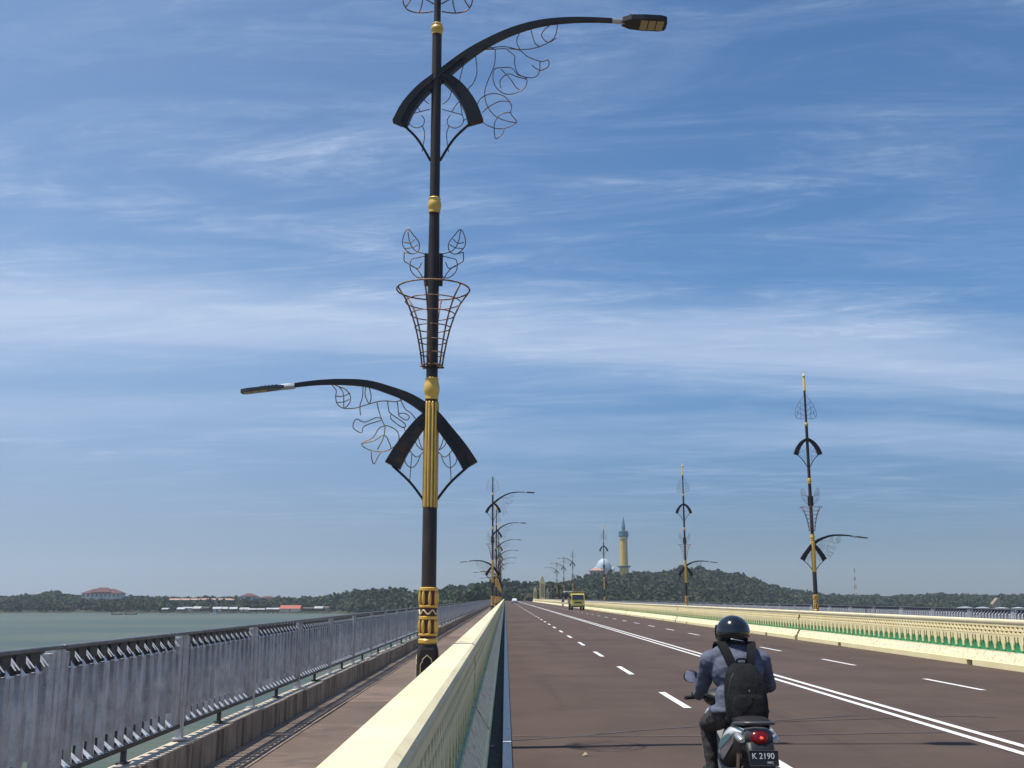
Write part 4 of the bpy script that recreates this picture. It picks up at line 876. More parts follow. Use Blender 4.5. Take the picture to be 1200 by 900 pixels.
    vz.add(v, [(i * 17 + k, i * 17 + k + 1, i * 17 + 18 + k, i * 17 + 17 + k) for i in range(6) for k in range(16)])
    vo = vz.build('visor', M['glass'], ho, smooth='all')
    vo.modifiers.new('s', 'SOLIDIFY').thickness = 0.002
    for sx in (-1, 1): MB().tube([(sx * 0.118, 0.13, 1.40), (sx * 0.085, 0.145, 1.36), (0, 0.185, 1.348)], 0.006, 6).build('chin_strap', M['strap'], ho, fix=False)
    return root

def backpack(label, loc, rz):
    root = thing('backpack', label, 'backpack', loc, rz)
    b = MB()
    secs = [(0.775, 0.10, 0.05), (0.79, 0.145, 0.085), (0.83, 0.166, 0.105), (0.92, 0.172, 0.112), (1.02, 0.168, 0.102), (1.11, 0.155, 0.088), (1.17, 0.130, 0.072), (1.205, 0.095, 0.05), (1.222, 0.05, 0.025)]
    n_ = 30; v = []
    for z, hw, hd in secs:
        cy = -0.155 - hd + 0.19 * (z - 0.9)
        for k in range(n_):
            q = 2 * math.pi * k / n_; a, c_ = math.cos(q), math.sin(q)
            wob = 1 + 0.035 * mnoise.noise(Vector((a * 2, c_ * 2, z * 9)))
            v.append((0.92 * hw * wob * math.copysign(abs(a) ** 0.78, a), cy + hd * wob * math.copysign(abs(c_) ** 0.72, c_), z))
    m_ = len(secs)
    f = [(i * n_ + k, i * n_ + (k + 1) % n_, (i + 1) * n_ + (k + 1) % n_, (i + 1) * n_ + k) for i in range(m_ - 1) for k in range(n_)] + [tuple(range(n_))[::-1], tuple(range((m_ - 1) * n_, m_ * n_))]
    bo = b.add(v, f).build('bag', M['pack'], root, smooth='all'); ss = bo.modifiers.new('s', 'SUBSURF'); ss.levels = 2; ss.render_levels = 2
    # front pocket with its seam, zip line, handle
    pk = MB(); v = []
    for z, hw, hd in [(0.80, 0.10, 0.02), (0.82, 0.125, 0.035), (0.90, 0.130, 0.042), (0.98, 0.118, 0.036), (1.01, 0.09, 0.015)]:
        cy = -0.155 - 0.205 + 0.19 * (z - 0.9) + 0.012
        for k in range(20):
            q = 2 * math.pi * k / 20; a, c_ = math.cos(q), math.sin(q); v.append((hw * math.copysign(abs(a) ** 0.7, a), cy + hd * math.copysign(abs(c_) ** 0.7, c_), z))
    f = [(i * 20 + k, i * 20 + (k + 1) % 20, (i + 1) * 20 + (k + 1) % 20, (i + 1) * 20 + k) for i in range(4) for k in range(20)] + [tuple(range(20))[::-1], tuple(range(80, 100))]
    po = pk.add(v, f).build('pocket', M['pack'], root, smooth='all'); ss = po.modifiers.new('s', 'SUBSURF'); ss.levels = 2; ss.render_levels = 2
    MB().tube(smoothpath([(-0.145, -0.30, 0.86), (-0.135, -0.29, 1.02), (-0.09, -0.25, 1.14), (0, -0.222, 1.175), (0.09, -0.25, 1.14), (0.135, -0.29, 1.02), (0.145, -0.30, 0.86)], 6), 0.005, 6).build('zip', M['black'], root, smooth='all', fix=False)
    MB().tube(smoothpath([(-0.035, -0.145, 1.215), (-0.03, -0.15, 1.245), (0.03, -0.15, 1.245), (0.035, -0.145, 1.215)], 5), 0.008, 6).build('handle', M['strap'], root, smooth='all', fix=False)
    MB().box(-0.004, 0.004, -0.373, -0.366, 1.03, 1.042).build('zip_puller', M['silver'], root)
    for sx in (-1, 1):
        path = smoothpath([Vector((sx * 0.06, -0.12, 1.19)), Vector((sx * 0.085, -0.09, 1.262)), Vector((sx * 0.108, -0.018, 1.338)), Vector((sx * 0.118, 0.065, 1.362)), Vector((sx * 0.125, 0.150, 1.322)), Vector((sx * 0.115, 0.185, 1.20)), Vector((sx * 0.12, 0.150, 1.05))], 5)
        v = []
        for i, p in enumerate(path):
            t = (path[min(i + 1, len(path) - 1)] - path[max(i - 1, 0)]).normalized(); sd_ = Vector((1, 0, 0)); sd_ = (sd_ - t * sd_.dot(t)).normalized(); nn = t.cross(sd_)
            hw = 0.034 if i < 28 else 0.014
            v += [p + sd_ * hw + nn * 0.007, p - sd_ * hw + nn * 0.007, p - sd_ * hw - nn * 0.007, p + sd_ * hw - nn * 0.007]
        f = [(i * 4 + k, i * 4 + (k + 1) % 4, i * 4 + 4 + (k + 1) % 4, i * 4 + 4 + k) for i in range(len(path) - 1) for k in range(4)] + [(3, 2, 1, 0), tuple(range(len(v) - 4, len(v)))]
        MB().add(v, f).build('shoulder_strap', M['strap'], root, smooth=True)
    return root
BX, BY = 1.78, 8.42
bike = motorbike('white and black scooter seen from behind, red tail lamp lit', (BX, BY, 0), 0)
rider = person('rider in blue jacket and black helmet, seen from behind on the near scooter', (BX, BY, 0), 0)
backpack('black backpack on the back of the rider in blue', (BX, BY, 0), 0)
b2 = copy_tree(bike); b2.location = (11.35, 214, 0); b2.rotation_euler = (0, 0, math.pi); b2['label'] = 'small distant motorbike coming toward the camera left of the truck'
p2 = copy_tree(rider); p2.location = (11.35, 214, 0); p2.rotation_euler = (0, 0, math.pi); p2['label'] = 'distant helmeted rider approaching on a motorbike left of the truck'

# ------------------------------------------------------------------ truck (faces the camera: front at local -Y)
tr = thing('truck', 'yellow flatbed truck coming toward the camera on the far side', 'truck', (10.05, 150, 0), R(2))
cab = MB(); sec = [(-0.92, 0.55), (0.92, 0.55)]
cab.prism([(0.0, 0.62), (1.55, 0.62), (1.55, 2.18), (1.30, 2.25), (0.35, 2.25), (0.18, 2.15), (0.02, 1.40)], 'x', -0.90, 0.90)
cb = cab.build('cab', M['truck'], tr)
MB().add([(-0.80, -0.012, 1.42), (0.80, -0.012, 1.42), (0.78, 0.155, 2.12), (-0.78, 0.155, 2.12), (-0.80, 0.02, 1.42), (0.80, 0.02, 1.42), (0.78, 0.18, 2.12), (-0.78, 0.18, 2.12)], [(0, 1, 2, 3), (4, 7, 6, 5), (0, 4, 5, 1), (1, 5, 6, 2), (2, 6, 7, 3), (3, 7, 4, 0)]).build('windscreen', M['glass'], cb)
for sx in (-1, 1):
    MB().box(sx * 0.90 - 0.008, sx * 0.90 + 0.008, 0.30, 1.20, 1.42, 2.02).build('side_window', M['glass'], cb)
    MB().lathe([(0.10, -0.03), (0.10, 0.03)], 14).build('headlight', M['silver'], cb, loc=(sx * 0.66, -0.01, 0.86)).rotation_euler = (R(90), 0, 0)
    MB().box(sx * 1.02 - 0.09, sx * 1.02 + 0.09, 0.02, 0.06, 1.55, 1.90).tube([(sx * 0.9, 0.1, 1.75), (sx * 1.0, 0.05, 1.75)], 0.02, 6).build('mirror', M['black'], cb)
MB().box(-0.5, 0.5, -0.015, 0.0, 0.95, 1.12).build('grille', M['black'], cb)
MB().box(-0.92, 0.92, -0.12, 0.02, 0.42, 0.61).build('bumper', M['bike_grey'], tr)
MB().box(-0.95, 0.95, 1.62, 5.2, 0.85, 0.97).build('bed', M['wood'], tr)
for sx in (-1, 1):
    for k in range(3): MB().box(sx * 0.95 - 0.02, sx * 0.95 + 0.02, 1.62, 5.2, 1.0 + k * 0.26, 1.22 + k * 0.26).build('side_board', M['wood'], tr)
    for yy in (0.75, 4.1):
        wb = MB().lathe([(0.2, -0.12), (0.40, -0.12), (0.43, -0.08), (0.43, 0.08), (0.40, 0.12), (0.2, 0.12)], 22).build('wheel', M['rubber'], tr, smooth=True, loc=(sx * 0.80, yy, 0.43)); wb.rotation_euler = (0, R(90), 0)
        MB().lathe([(0.05, -0.125), (0.19, -0.125), (0.19, 0.125), (0.05, 0.125)], 16).build('rim', M['silver'], wb)
MB().box(-0.35, 0.35, 0.9, 5.1, 0.5, 0.84).build('chassis', M['black'], tr)
MB().box(-0.95, 0.95, 1.60, 1.68, 0.98, 2.40).build('headboard', M['truck'], tr)
for k, (x0, x1, y0, z0, m_) in enumerate(((-1.62, -0.70, 1.2, 2.46, 'white'), (-0.70, 0.10, 0.7, 2.44, 'wood'), (0.15, 0.95, 0.8, 2.44, 'wood'))):
    bd = MB().box(x0, x1, y0, y0 + 3.2, z0, z0 + 0.17).build('load_board', M[m_], None, loc=(10.05, 150, 0)); bd.rotation_euler = (0, 0, R(2))
    bd['label'] = ['pale board overhanging the left of the truck load', 'middle timber board lying over the truck cab', 'right hand timber board lying over the truck cab'][k]; bd['category'] = 'board'; bd['group'] = 'boards carried on the truck'
MB().box(-0.06, 0.06, 1.61, 1.67, 2.40, 2.72).ell((0, 1.64, 2.78), (0.10, 0.10, 0.12), 10, 6).build('beacon', M['black'], tr)

# ------------------------------------------------------------------ white car far ahead (rear toward the camera)
cr = thing('car', 'small white car far ahead on the left lanes', 'car', (2.75, 322, 0))
body = MB().loft([(-2.05, 0, 0.66, 0.70, 0.22), (-1.95, 0, 0.66, 0.83, 0.33), (-1.2, 0, 0.64, 0.86, 0.36), (1.2, 0, 0.62, 0.86, 0.34), (1.9, 0, 0.56, 0.80, 0.26), (2.0, 0, 0.52, 0.66, 0.18)], 24, 5).build('body', M['car'], cr, smooth=True)
cbn = MB().loft([(-1.85, 0, 1.02, 0.68, 0.08), (-1.45, 0, 1.22, 0.66, 0.25), (-0.3, 0, 1.25, 0.68, 0.27), (0.5, 0, 1.20, 0.66, 0.22), (1.15, 0, 0.98, 0.66, 0.05)], 24, 4).build('cabin', M['car'], cr, smooth=True)
MB().add([(-0.58, -1.80, 1.07), (0.58, -1.80, 1.07), (0.54, -1.515, 1.40), (-0.54, -1.515, 1.40), (-0.58, -1.70, 1.07), (0.58, -1.70, 1.07), (0.54, -1.42, 1.40), (-0.54, -1.42, 1.40)], [(0, 1, 2, 3), (4, 7, 6, 5), (0, 4, 5, 1), (1, 5, 6, 2), (2, 6, 7, 3), (3, 7, 4, 0)]).build('rear_window', M['glass'], cbn)
for sx in (-1, 1):
    MB().box(sx * 0.72 - 0.09, sx * 0.72 + 0.09, -2.0, -1.88, 0.72, 0.92).build('tail_lamp', M['tail'], cr)
    for yy in (-1.25, 1.25):
        wb = MB().lathe([(0.16, -0.1), (0.29, -0.1), (0.31, -0.06), (0.31, 0.06), (0.29, 0.1), (0.16, 0.1)], 20).build('wheel', M['rubber'], cr, smooth=True, loc=(sx * 0.74, yy, 0.31)); wb.rotation_euler = (0, R(90), 0)
MB().box(-0.8, 0.8, -2.07, -1.9, 0.34, 0.52).build('bumper', M['bike_grey'], cr)

# ------------------------------------------------------------------ gateway pylons at the end of the bridge
def pylon(x, w_, d_, h_, label):
    o = thing('gate_pylon', label, 'pylon', (x, 486, -0.3), 0, 'pylons at the bridge end')
    MB().box(-w_ * 0.62, w_ * 0.62, -d_ * 0.62, d_ * 0.62, 0, 1.6).build('base', M['stone'], o)
    prof = [(-w_ / 2, 1.6), (w_ / 2, 1.6), (w_ * 0.46, h_ * 0.75), (w_ * 0.30, h_ * 0.93), (w_ * 0.02, h_ + 0.3), (-w_ * 0.18, h_ * 0.98), (-w_ * 0.42, h_ * 0.86)]
    MB().prism(prof, 'y', -d_ / 2, d_ / 2).build('shaft', M['stone'], o)
    for k in range(3): MB().prism([(-w_ * 0.30 + k * w_ * 0.22, 2.2), (-w_ * 0.18 + k * w_ * 0.22, 2.2), (-w_ * 0.18 + k * w_ * 0.22, h_ * 0.72), (-w_ * 0.30 + k * w_ * 0.22, h_ * 0.72)], 'y', -d_ / 2 - 0.06, -d_ / 2 - 0.001).build('panel', M['stone_dark'], o)
    return o
pylon(16.6, 2.4, 2.2, 11.4, 'tallest cream pylon at the far end of the bridge')
pylon(13.4, 1.5, 1.5, 6.6, 'low cream pylon left of the tallest one at the bridge end')
pylon(18.9, 1.2, 1.3, 6.0, 'narrow low pylon right of the tallest one at the bridge end')

# ------------------------------------------------------------------ minaret, mosque, house on the hill, radio mast
def G(x, y): return float(ground(x, y))
mx, my = 110.0, 1000.0; gz = G(mx, my) - 0.5
mn = thing('minaret', 'tall yellow minaret with teal spire on the hill', 'minaret', (mx, my, gz))
def hz(z): return z - gz
MB().lathe([(4.4, 0), (4.4, hz(26)), (4.1, hz(28.8))], 12).build('lower_shaft', M['minaret'], mn)
MB().lathe([(4.2, hz(28.8)), (6.2, hz(29.6)), (6.3, hz(30.6)), (4.0, hz(30.7))], 20).build('lower_balcony', M['teal'], mn)
sh = MB().lathe([(3.75, hz(30.7)), (3.55, hz(54.5)), (3.9, hz(56.8))], 48, flute=0.06, nf=12).build('shaft', M['minaret'], mn)
MB().lathe([(3.8, hz(55.2)), (4.0, hz(55.4)), (4.0, hz(57.0)), (3.8, hz(57.1))], 24).build('cornice', M['minaret_pale'], mn)
MB().lathe([(3.9, hz(57.1)), (4.7, hz(58.0)), (4.7, hz(60.3)), (4.2, hz(60.4)), (4.2, hz(61.6)), (4.6, hz(61.7)), (4.5, hz(62.3)), (1.8, hz(62.5))], 20).build('upper_balcony', M['teal'], mn)
MB().lathe([(1.75, hz(62.5)), (1.7, hz(65.5)), (2.0, hz(66)), (1.6, hz(67.5)), (1.0, hz(71)), (0.45, hz(74)), (0.12, hz(76.3))], 14).build('spire', M['teal'], mn)
dx, dy_ = 91.5, 1004.0; dz = G(dx, dy_) - 0.5
ms = thing('mosque', 'mosque with pale blue dome behind the trees on the hill', 'mosque', (dx, dy_, dz))
MB().box(-9.5, 9.5, -8, 8, 0, 24.5 - dz).build('hall', M['white'], ms)
for i in range(6): MB().prism([(-0.55, 21.2 - dz), (0.55, 21.2 - dz), (0.55, 22.9 - dz), (0, 23.7 - dz), (-0.55, 22.9 - dz)], 'y', -8.08, -8.002).build('window', M['window'], ms, loc=(-7.5 + i * 3, 0, 0))
MB().lathe([(7.3, 24.4 - dz), (7.3, 26.5 - dz)] + [(7.5 * math.cos(q), 26.5 - dz + 11.0 * math.sin(q)) for q in [math.pi / 2 * i / 12 for i in range(12)]] + [(0.3, 37.6 - dz), (0.15, 40 - dz)], 28).build('dome', M['dome'], ms, smooth=True)
for sx in (-1, 1): MB().lathe([(1.3, 24.4 - dz), (1.2, 27 - dz), (1.25, 27.6 - dz), (0.8, 29 - dz), (0.05, 30.2 - dz)], 10, (sx * 8.2, -6.6)).build('turret', M['white'], ms, smooth=True)
def house(name, label, cat, x, y, w_, d_, zb, ze, zr, wm, rm, rz=0, group=None, wins=0, over=0.6):
    o = thing(name, label, cat, (x, y, zb), rz, group); h_ = ze - zb; r_ = zr - zb
    MB().box(-w_ / 2, w_ / 2, -d_ / 2, d_ / 2, 0, h_).build('wall', wm, o)
    a, b = w_ / 2 + over, d_ / 2 + over; k = min(a * 0.85, b)
    MB().add([(-a, -b, h_), (a, -b, h_), (a, b, h_), (-a, b, h_), (-a + k, 0, r_), (a - k, 0, r_), (-a, -b, h_ - 0.25), (a, -b, h_ - 0.25), (a, b, h_ - 0.25), (-a, b, h_ - 0.25)],
             [(0, 1, 5, 4), (1, 2, 5), (2, 3, 4, 5), (3, 0, 4), (6, 7, 1, 0), (7, 8, 2, 1), (8, 9, 3, 2), (9, 6, 0, 3), (9, 8, 7, 6)]).build('roof', rm, o)
    for i in range(wins):
        xx = -w_ / 2 + (i + 0.5) * w_ / wins; ww = w_ / wins * 0.26; z0 = h_ - min(3.2, h_ * 0.75)
        wo = MB().box(xx - ww, xx + ww, -d_ / 2 - 0.08, -d_ / 2 - 0.002, z0, h_ - 0.7).build('window', M['white'], o)
        MB().box(xx - ww * 0.8, xx + ww * 0.8, -d_ / 2 - 0.12, -d_ / 2 - 0.081, z0 + 0.25, h_ - 0.95).build('pane', M['window'], wo)
    return o
house('hillside_house', 'salmon building with dull roof left of the dome', 'house', 86.5 - 3.5, 985, 12, 8, G(83, 985) - 0.5, 26.0, 28.5, M['wall_pink'], M['wall_pink'], wins=4)
# far left, across the water
zb = G(-372, 1010) - 0.5
bl = house('large_building', 'big white building with dark red hipped roof among trees on the left shore', 'building', -372, 1010, 35, 16, zb, 5.8, 9.8, M['wall_pale'], M['roof_red'], R(3), wins=9)
MB().add([(-9, -10, 6.6 - zb), (9, -10, 6.6 - zb), (9, 6, 6.6 - zb), (-9, 6, 6.6 - zb), (-4, -2, 11.0 - zb), (4, -2, 11.0 - zb)], [(0, 1, 5, 4), (1, 2, 5), (2, 3, 4, 5), (3, 0, 4), (3, 2, 1, 0)]).build('raised_roof', M['roof_red'], bl)
house('long_building', 'long low salmon building on the far left shore', 'building', -275, 985, 62, 10, G(-275, 985) - 2, -0.2, 1.0, M['wall_pink'], M['wall_pink'], R(2), wins=14)
house('shore_building', 'pale building with dark red roof right of the long salmon building', 'building', -236, 1005, 14, 10, G(-236, 1005) - 2, 3.0, 5.6, M['wall_pale'], M['roof_red'], wins=4)
house('shore_building', 'smaller pink building just right of the red roofed block on the left shore', 'building', -219, 1005, 14, 9, G(-219, 1005) - 2, 1.6, 3.2, M['wall_pink'], M['roof_red'], wins=3)
house('shed', 'low pale shed half hidden by trees on the far left shore', 'shed', -404, 990, 12, 6, G(-404, 990) - 1, -2.0, -1.0, M['wall_pink'], M['roof_red'])
# stilt houses at the water line
px = [(213, 8, 'grey'), (221, 11, 'white'), (232, 8, 'white'), (241, 9, 'grey'), (255, 9, 'grey'), (263, 8, 'white'), (274, 8, 'grey'), (287, 10, 'white'), (301, 18, 'white'), (320, 14, 'white'), (341, 24, 'red'), (362, 12, 'grey'), (374, 9, 'white'), (382, 8, 'grey'), (195, 7, 'white')]
ordn = ['leftmost of the main row', 'second from the left', 'third from the left', 'fourth from the left', 'fifth from the left', 'sixth from the left', 'seventh from the left', 'eighth from the left', 'wide one left of the red roof, farther', 'wide one directly left of the red roof',
        'with the bright red roof', 'directly right of the red roof', 'second to the right of the red roof', 'rightmost of the row', 'standing alone left of the row']
for k, (p, ww, kind_) in enumerate(px):
    Y = 822 + random.uniform(-10, 10); X_ = (p - 592) / 1279 * Y; wd_ = ww * 0.62
    o = thing('stilt_house', {'grey': 'grey', 'white': 'white', 'red': 'large'}[kind_] + ' roofed stilt house at the left waterline, ' + ordn[k] if kind_ != 'red' else 'wide stilt hall at the left waterline with the bright red roof', 'house', (X_, Y, WATER), R(random.uniform(-8, 8)), 'stilt houses at the waterline')
    hgt = random.uniform(1.5, 2.7); fl = 1.5
    for sx in (-0.42, 0, 0.42):
        for sy in (-2.2, 2.2): MB().tube([(sx * wd_, sy, -0.8), (sx * wd_, sy, fl)], 0.12, 6).build('stilt', M['trunk'], o, fix=False)
    MB().box(-wd_ / 2 - 0.5, wd_ / 2 + 0.5, -3.4, 3.2, fl, fl + 0.2).build('platform', M['wood'], o)
    MB().box(-wd_ / 2, wd_ / 2, -2.6, 2.8, fl + 0.2, fl + hgt).build('wall', M['wall_pale'] if k % 3 == 1 else M['trunk'], o)
    rm = M[{'grey': 'trunk' if k % 2 else 'roof_grey', 'white': 'roof_pale', 'red': 'roof_bright'}[kind_]]; rh = random.uniform(0.8, 1.5) if kind_ != 'red' else 2.4
    a = wd_ / 2 + 0.5
    MB().prism([(-3.3, fl + hgt - 0.1), (3.4, fl + hgt - 0.1), (0.05, fl + hgt + rh)], 'x', -a, a).build('roof', rm, o)
    MB().box(-0.4, 0.4, -2.68, -2.602, fl + 0.25, fl + 2.0).build('door', M['window'], o)
# boats
def boat(label, p, Y, ln, m_, cabin=False):
    o = thing('boat', label, 'boat', ((p - 592) / 1279 * Y, Y, WATER), R(random.uniform(-10, 10)), 'boats on the water off the left shore')
    v = []; n_ = 9
    for i in range(n_):
        t = -1 + 2 * i / (n_ - 1); w_ = 0.75 * (1 - abs(t) ** 2.6) + 0.03; sh_ = 0.55 + 0.55 * t * t
        v += [(t * ln / 2, -w_, sh_), (t * ln / 2, -w_ * 0.6, -0.25), (t * ln / 2, w_ * 0.6, -0.25), (t * ln / 2, w_, sh_), (t * ln / 2, 0, sh_ - 0.35)]
    f = [(i * 5 + k, i * 5 + k + 1, i * 5 + 6 + k, i * 5 + 5 + k) for i in range(n_ - 1) for k in range(4)] + [(i * 5 + 4, i * 5, i * 5 + 5, i * 5 + 9) for i in range(n_ - 1)]
    MB().add(v, f).build('hull', m_, o)
    for q in (-0.2, 0.2): MB().box(q * ln - 0.15, q * ln + 0.15, -0.6, 0.6, 0.35, 0.42).build('thwart', M['wood'], o)
    if cabin:
        MB().box(-1.2, 1.0, -0.5, 0.5, 0.4, 1.5).build('cabin', M['white'], o)
boat('left one of two dark open boats on the water', 138, 765, 8.5, M['trunk']); boat('right one of two dark open boats on the water', 154, 770, 9.0, M['trunk'])
boat('small white boat in front of the stilt houses', 252, 790, 5.5, M['white'], True)
# right: sheds by the far shore, a pale ramp, radio mast
for k, (p, ww, zz) in enumerate(((1133, 15, -5.0), (1154, 13, -5.2), (1176, 14, -5.5), (1196, 12, -5.4))):
    Y = 905; X_ = (p - 592) / 1279 * Y
    house('shed', 'white roofed shed on the far right shore, ' + ['leftmost of four', 'second of four from the left', 'third of four from the left', 'rightmost, cut by the picture edge'][k], 'shed', X_, Y, ww * 0.62, 7, -9.8, zz - 1.3, zz - 0.5, M['wall_pale'], M['roof_grey'], wins=3, group='sheds on the right shore')
MB().prism([(0, -9.5), (12, -9.5), (12, 1.6), (10.5, 1.6)], 'y', 930, 936).build('concrete_ramp', M['conc'], None, loc=(412, 0, 0), label='pale sloping concrete ramp among trees at the far right shore', category='ramp')
mz = G(412, 1275); mt = thing('radio_mast', 'slim red and white lattice radio mast above the right shoreline trees', 'mast', (412, 1275, mz))
top_ = 36.0 - mz; segn = 8
for i in range(segn):
    a, b = 1.5 - 1.25 * i / segn, 1.5 - 1.25 * (i + 1) / segn; z0, z1 = top_ * i / segn, top_ * (i + 1) / segn; q = MB()
    cs = [(-1, -1), (1, -1), (1, 1), (-1, 1)]
    for j, (sx, sy) in enumerate(cs):
        nx2, ny2 = cs[(j + 1) % 4]
        q.tube([(sx * a, sy * a, z0), (sx * b, sy * b, z1)], 0.14, 5).tube([(sx * a, sy * a, z0), (nx2 * b, ny2 * b, z1)], 0.08, 4).tube([(sx * b, sy * b, z1 - 0.05), (nx2 * b, ny2 * b, z1 - 0.05)], 0.08, 4)
    q.build('mast_section', M['white'] if i % 2 == 0 else M['mast_red'], mt, fix=False)

# ------------------------------------------------------------------ forest
def crown_arrays(cx, cy, cz, rx, rz_, n, leaf, col):
    """n leaf-clump quads spread through an uneven crown made of several lobes"""
    k = max(3, int(4 + rng.random() * 3)); lob = rng.normal(size=(k, 3)); lob /= np.linalg.norm(lob, axis=1)[:, None]
    lob *= np.array([rx * 0.55, rx * 0.55, rz_ * 0.5]) * rng.uniform(0.5, 1.1, (k, 1)); lr = rng.uniform(0.38, 0.62, k)
    w_ = rng.integers(0, k, n); d = rng.normal(size=(n, 3)); d /= np.linalg.norm(d, axis=1)[:, None]; d[:, 2] = np.where(rng.random(n) < 0.6, np.abs(d[:, 2]), d[:, 2])
    rr_ = rng.uniform(0.6, 1.05, n) ** 0.6
    P_ = lob[w_] + d * (rr_ * lr[w_])[:, None] * np.array([rx, rx, rz_])
    P_ += np.array([cx, cy, cz])
    a = d + rng.normal(size=(n, 3)) * 0.55; a /= np.linalg.norm(a, axis=1)[:, None]
    u = np.cross(a, rng.normal(size=(n, 3))); u /= np.linalg.norm(u, axis=1)[:, None]; v = np.cross(a, u)
    s_ = leaf * rng.uniform(0.55, 1.25, (n, 1))
    Q = np.stack([P_ - u * s_ - v * s_ * 0.6, P_ + u * s_ * 0.7 - v * s_ * 0.8, P_ + u * s_ + v * s_ * 0.6, P_ - u * s_ * 0.6 + v * s_], 1)
    c_ = np.array(col)[None] * rng.uniform(0.8, 1.2, (n, 1)); c_ = c_ * np.array([rng.uniform(0.9, 1.1), 1, rng.uniform(0.85, 1.1)])
    return Q, c_
def leaf_mesh(name, Qs, Cs):
    Q = np.concatenate(Qs); C_ = np.concatenate(Cs); n = len(Q)
    me = bpy.data.meshes.new(name); me.vertices.add(4 * n); me.vertices.foreach_set('co', Q.reshape(-1)); me.loops.add(4 * n); me.polygons.add(n)
    me.loops.foreach_set('vertex_index', np.arange(4 * n, dtype=np.int32)); me.polygons.foreach_set('loop_start', np.arange(0, 4 * n, 4, dtype=np.int32))
    at_ = me.color_attributes.new('hue', 'FLOAT_COLOR', 'POINT'); at_.data.foreach_set('color', np.concatenate([np.repeat(C_, 4, 0), np.ones((4 * n, 1))], 1).astype(np.float32).reshape(-1))
    me.materials.append(M['leaf']); me.update(calc_edges=True); return me
GREENS = [(0.030, 0.048, 0.018), (0.025, 0.042, 0.017), (0.044, 0.058, 0.021), (0.021, 0.034, 0.016), (0.058, 0.058, 0.028), (0.036, 0.058, 0.017)]
Qs, Cs = [], []
keep_out = [(mx, 985, 9, 26), (dx, 985, 13, 22), (-372, 990, 24, 24), (-275, 968, 34, 14), (-236, 990, 9, 14), (-219, 990, 9, 14), (83, 972, 9, 16), (424, 915, 10, 20), (-404, 980, 8, 10)]
cnt = 0
while cnt < 7600:
    a = rng.uniform(-0.56, 0.58); s_, r_ = float(ipl(a, SHO)), float(ipl(a, RID)); Y = s_ + 4 + (r_ + 45 - s_) * rng.random() ** 0.95; X_ = a * Y
    if -12 < X_ < 24 and Y < 600: continue
    if any(abs(X_ - q[0]) < q[2] and abs(Y - q[1]) < q[3] for q in keep_out): continue
    h_ = rng.uniform(5.0, 8.2) * (1.25 if rng.random() < 0.06 else 1.0); rx = rng.uniform(2.6, 4.8)
    z = float(ground(X_, Y)); col = GREENS[rng.integers(0, len(GREENS))]
    Q, c_ = crown_arrays(X_, Y, z + h_ * 0.56, rx, h_ * 0.5, 46, 1.15, col); Qs.append(Q); Cs.append(c_); cnt += 1
link('forest', leaf_mesh('forest', Qs, Cs), kind='stuff', label='dense green woodland covering the far hills and shores', category='forest')
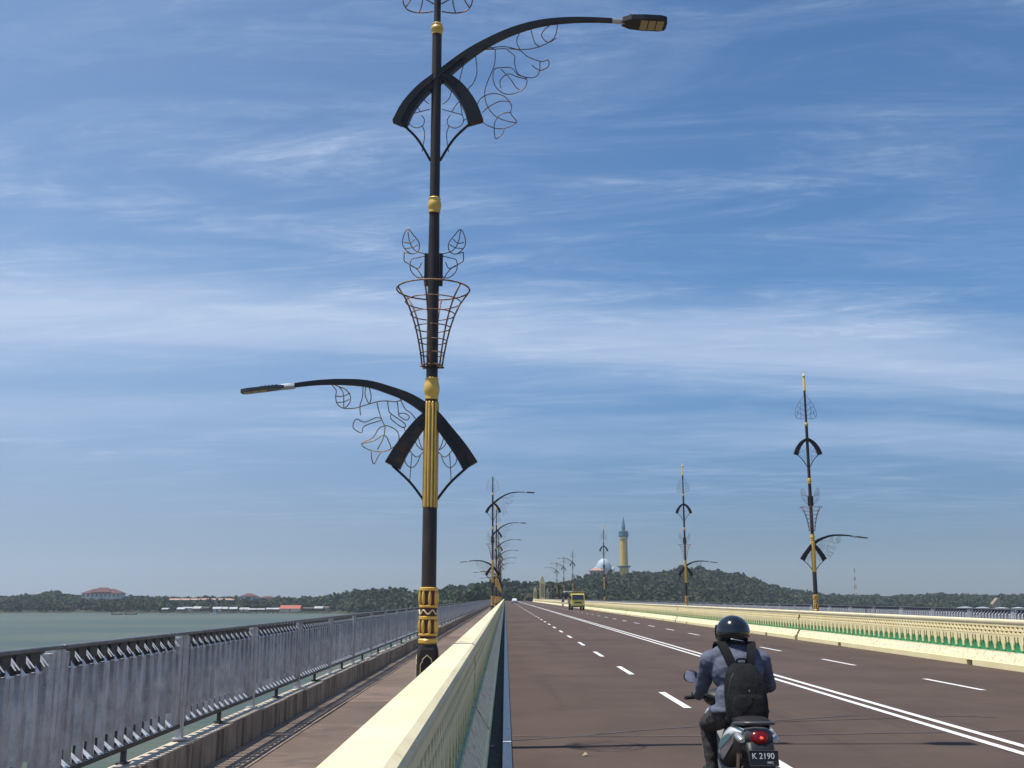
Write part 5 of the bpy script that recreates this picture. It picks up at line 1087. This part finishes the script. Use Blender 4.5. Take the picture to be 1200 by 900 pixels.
# single trees that stand out of the skyline
def tree(px_, Y, top, rx, label, col, n=420, group=None):
    a = (px_ - 592) / 1279; X_ = a * Y; z = float(ground(X_, Y)) - 0.3; h_ = top - z
    o = thing('tree', label, 'tree', (X_, Y, z), 0, group)
    t = MB().tube(smoothpath([(0, 0, 0), (0.3, 0.1, h_ * 0.3), (-0.1, 0, h_ * 0.6), (0.1, 0, h_ * 0.85)], 3), [0.42, 0.4, 0.37, 0.34, 0.31, 0.28, 0.24, 0.18, 0.12, 0.07], 8)
    for k in range(5):
        q = k * 1.3; zz = h_ * (0.45 + 0.08 * k); t.tube([(0, 0, zz), (rx * 0.5 * math.cos(q), rx * 0.5 * math.sin(q), zz + h_ * 0.16)], [0.16, 0.05], 6)
    t.build('trunk', M['trunk'], o, smooth='all', fix=False)
    Q, c_ = crown_arrays(0, 0, h_ * 0.70, rx, h_ * 0.30, n, 0.62, col); link('crown', leaf_mesh('crown', [Q], [c_]), o)
TR = [(470, 800, 9.6, 4.6, 'round lone tree above the skyline just left of the near lamp post'), (448, 810, 8.6, 4.0, 'broad tree on the skyline left of the lone round tree'), (604, 705, 13.6, 4.2, 'tree on the skyline just right of the left lamp row'), (617, 715, 12.6, 3.8, 'tree standing left of the bridge end pylons'),
      (648, 745, 13.4, 4.0, 'tree above the road end between pylons and truck'), (590, 700, 13.0, 4.4, 'tall tree right behind the left lamp row'), (555, 730, 12.5, 4.4, 'tree crest left of the second left lamp post'), (690, 960, 23.5, 4.6, 'rounded tree on the hill left of the salmon building'),
      (716, 975, 27.0, 3.2, 'slim dark tree in front of the pale dome'), (820, 985, 31.0, 5.0, 'bushy tree on top of the hill right of the second far side lamp'), (800, 985, 31.5, 4.6, 'highest tree of the hill behind the second far side lamp'), (866, 990, 25.5, 4.4, 'round tree on the falling slope of the right hill'),
      (1031, 1240, 6.8, 4.4, 'small round tree on the flat right skyline beside the mast'), (1106, 1240, 9.0, 4.6, 'tallest tree on the flat right skyline'), (66, 1040, 9.2, 6.5, 'broad tree hump on the far left skyline'), (395, 870, 5.4, 3.6, 'pointed tree where the left shore meets the wooded rise')]
for k, (p, Y, tp_, rx, lab) in enumerate(TR): tree(p, Y, tp_, rx, lab, GREENS[k % 4])

# ------------------------------------------------------------------ haze: the humid sea air
hz_ = MB().box(-3100, 3100, -400, 3100, WATER - 1.6, 92).build('haze', [], kind='stuff')
hm_ = bpy.data.materials.new('haze'); hm_.use_nodes = True; t = hm_.node_tree; t.nodes.clear()
o_ = t.nodes.new('ShaderNodeOutputMaterial'); pv = t.nodes.new('ShaderNodeVolumePrincipled'); pv.inputs['Color'].default_value = (0.80, 0.90, 1.0, 1)
pv.inputs['Density'].default_value = 0.00014; pv.inputs['Anisotropy'].default_value = 0.2; t.links.new(pv.outputs[0], o_.inputs['Volume']); hz_.data.materials.append(hm_)
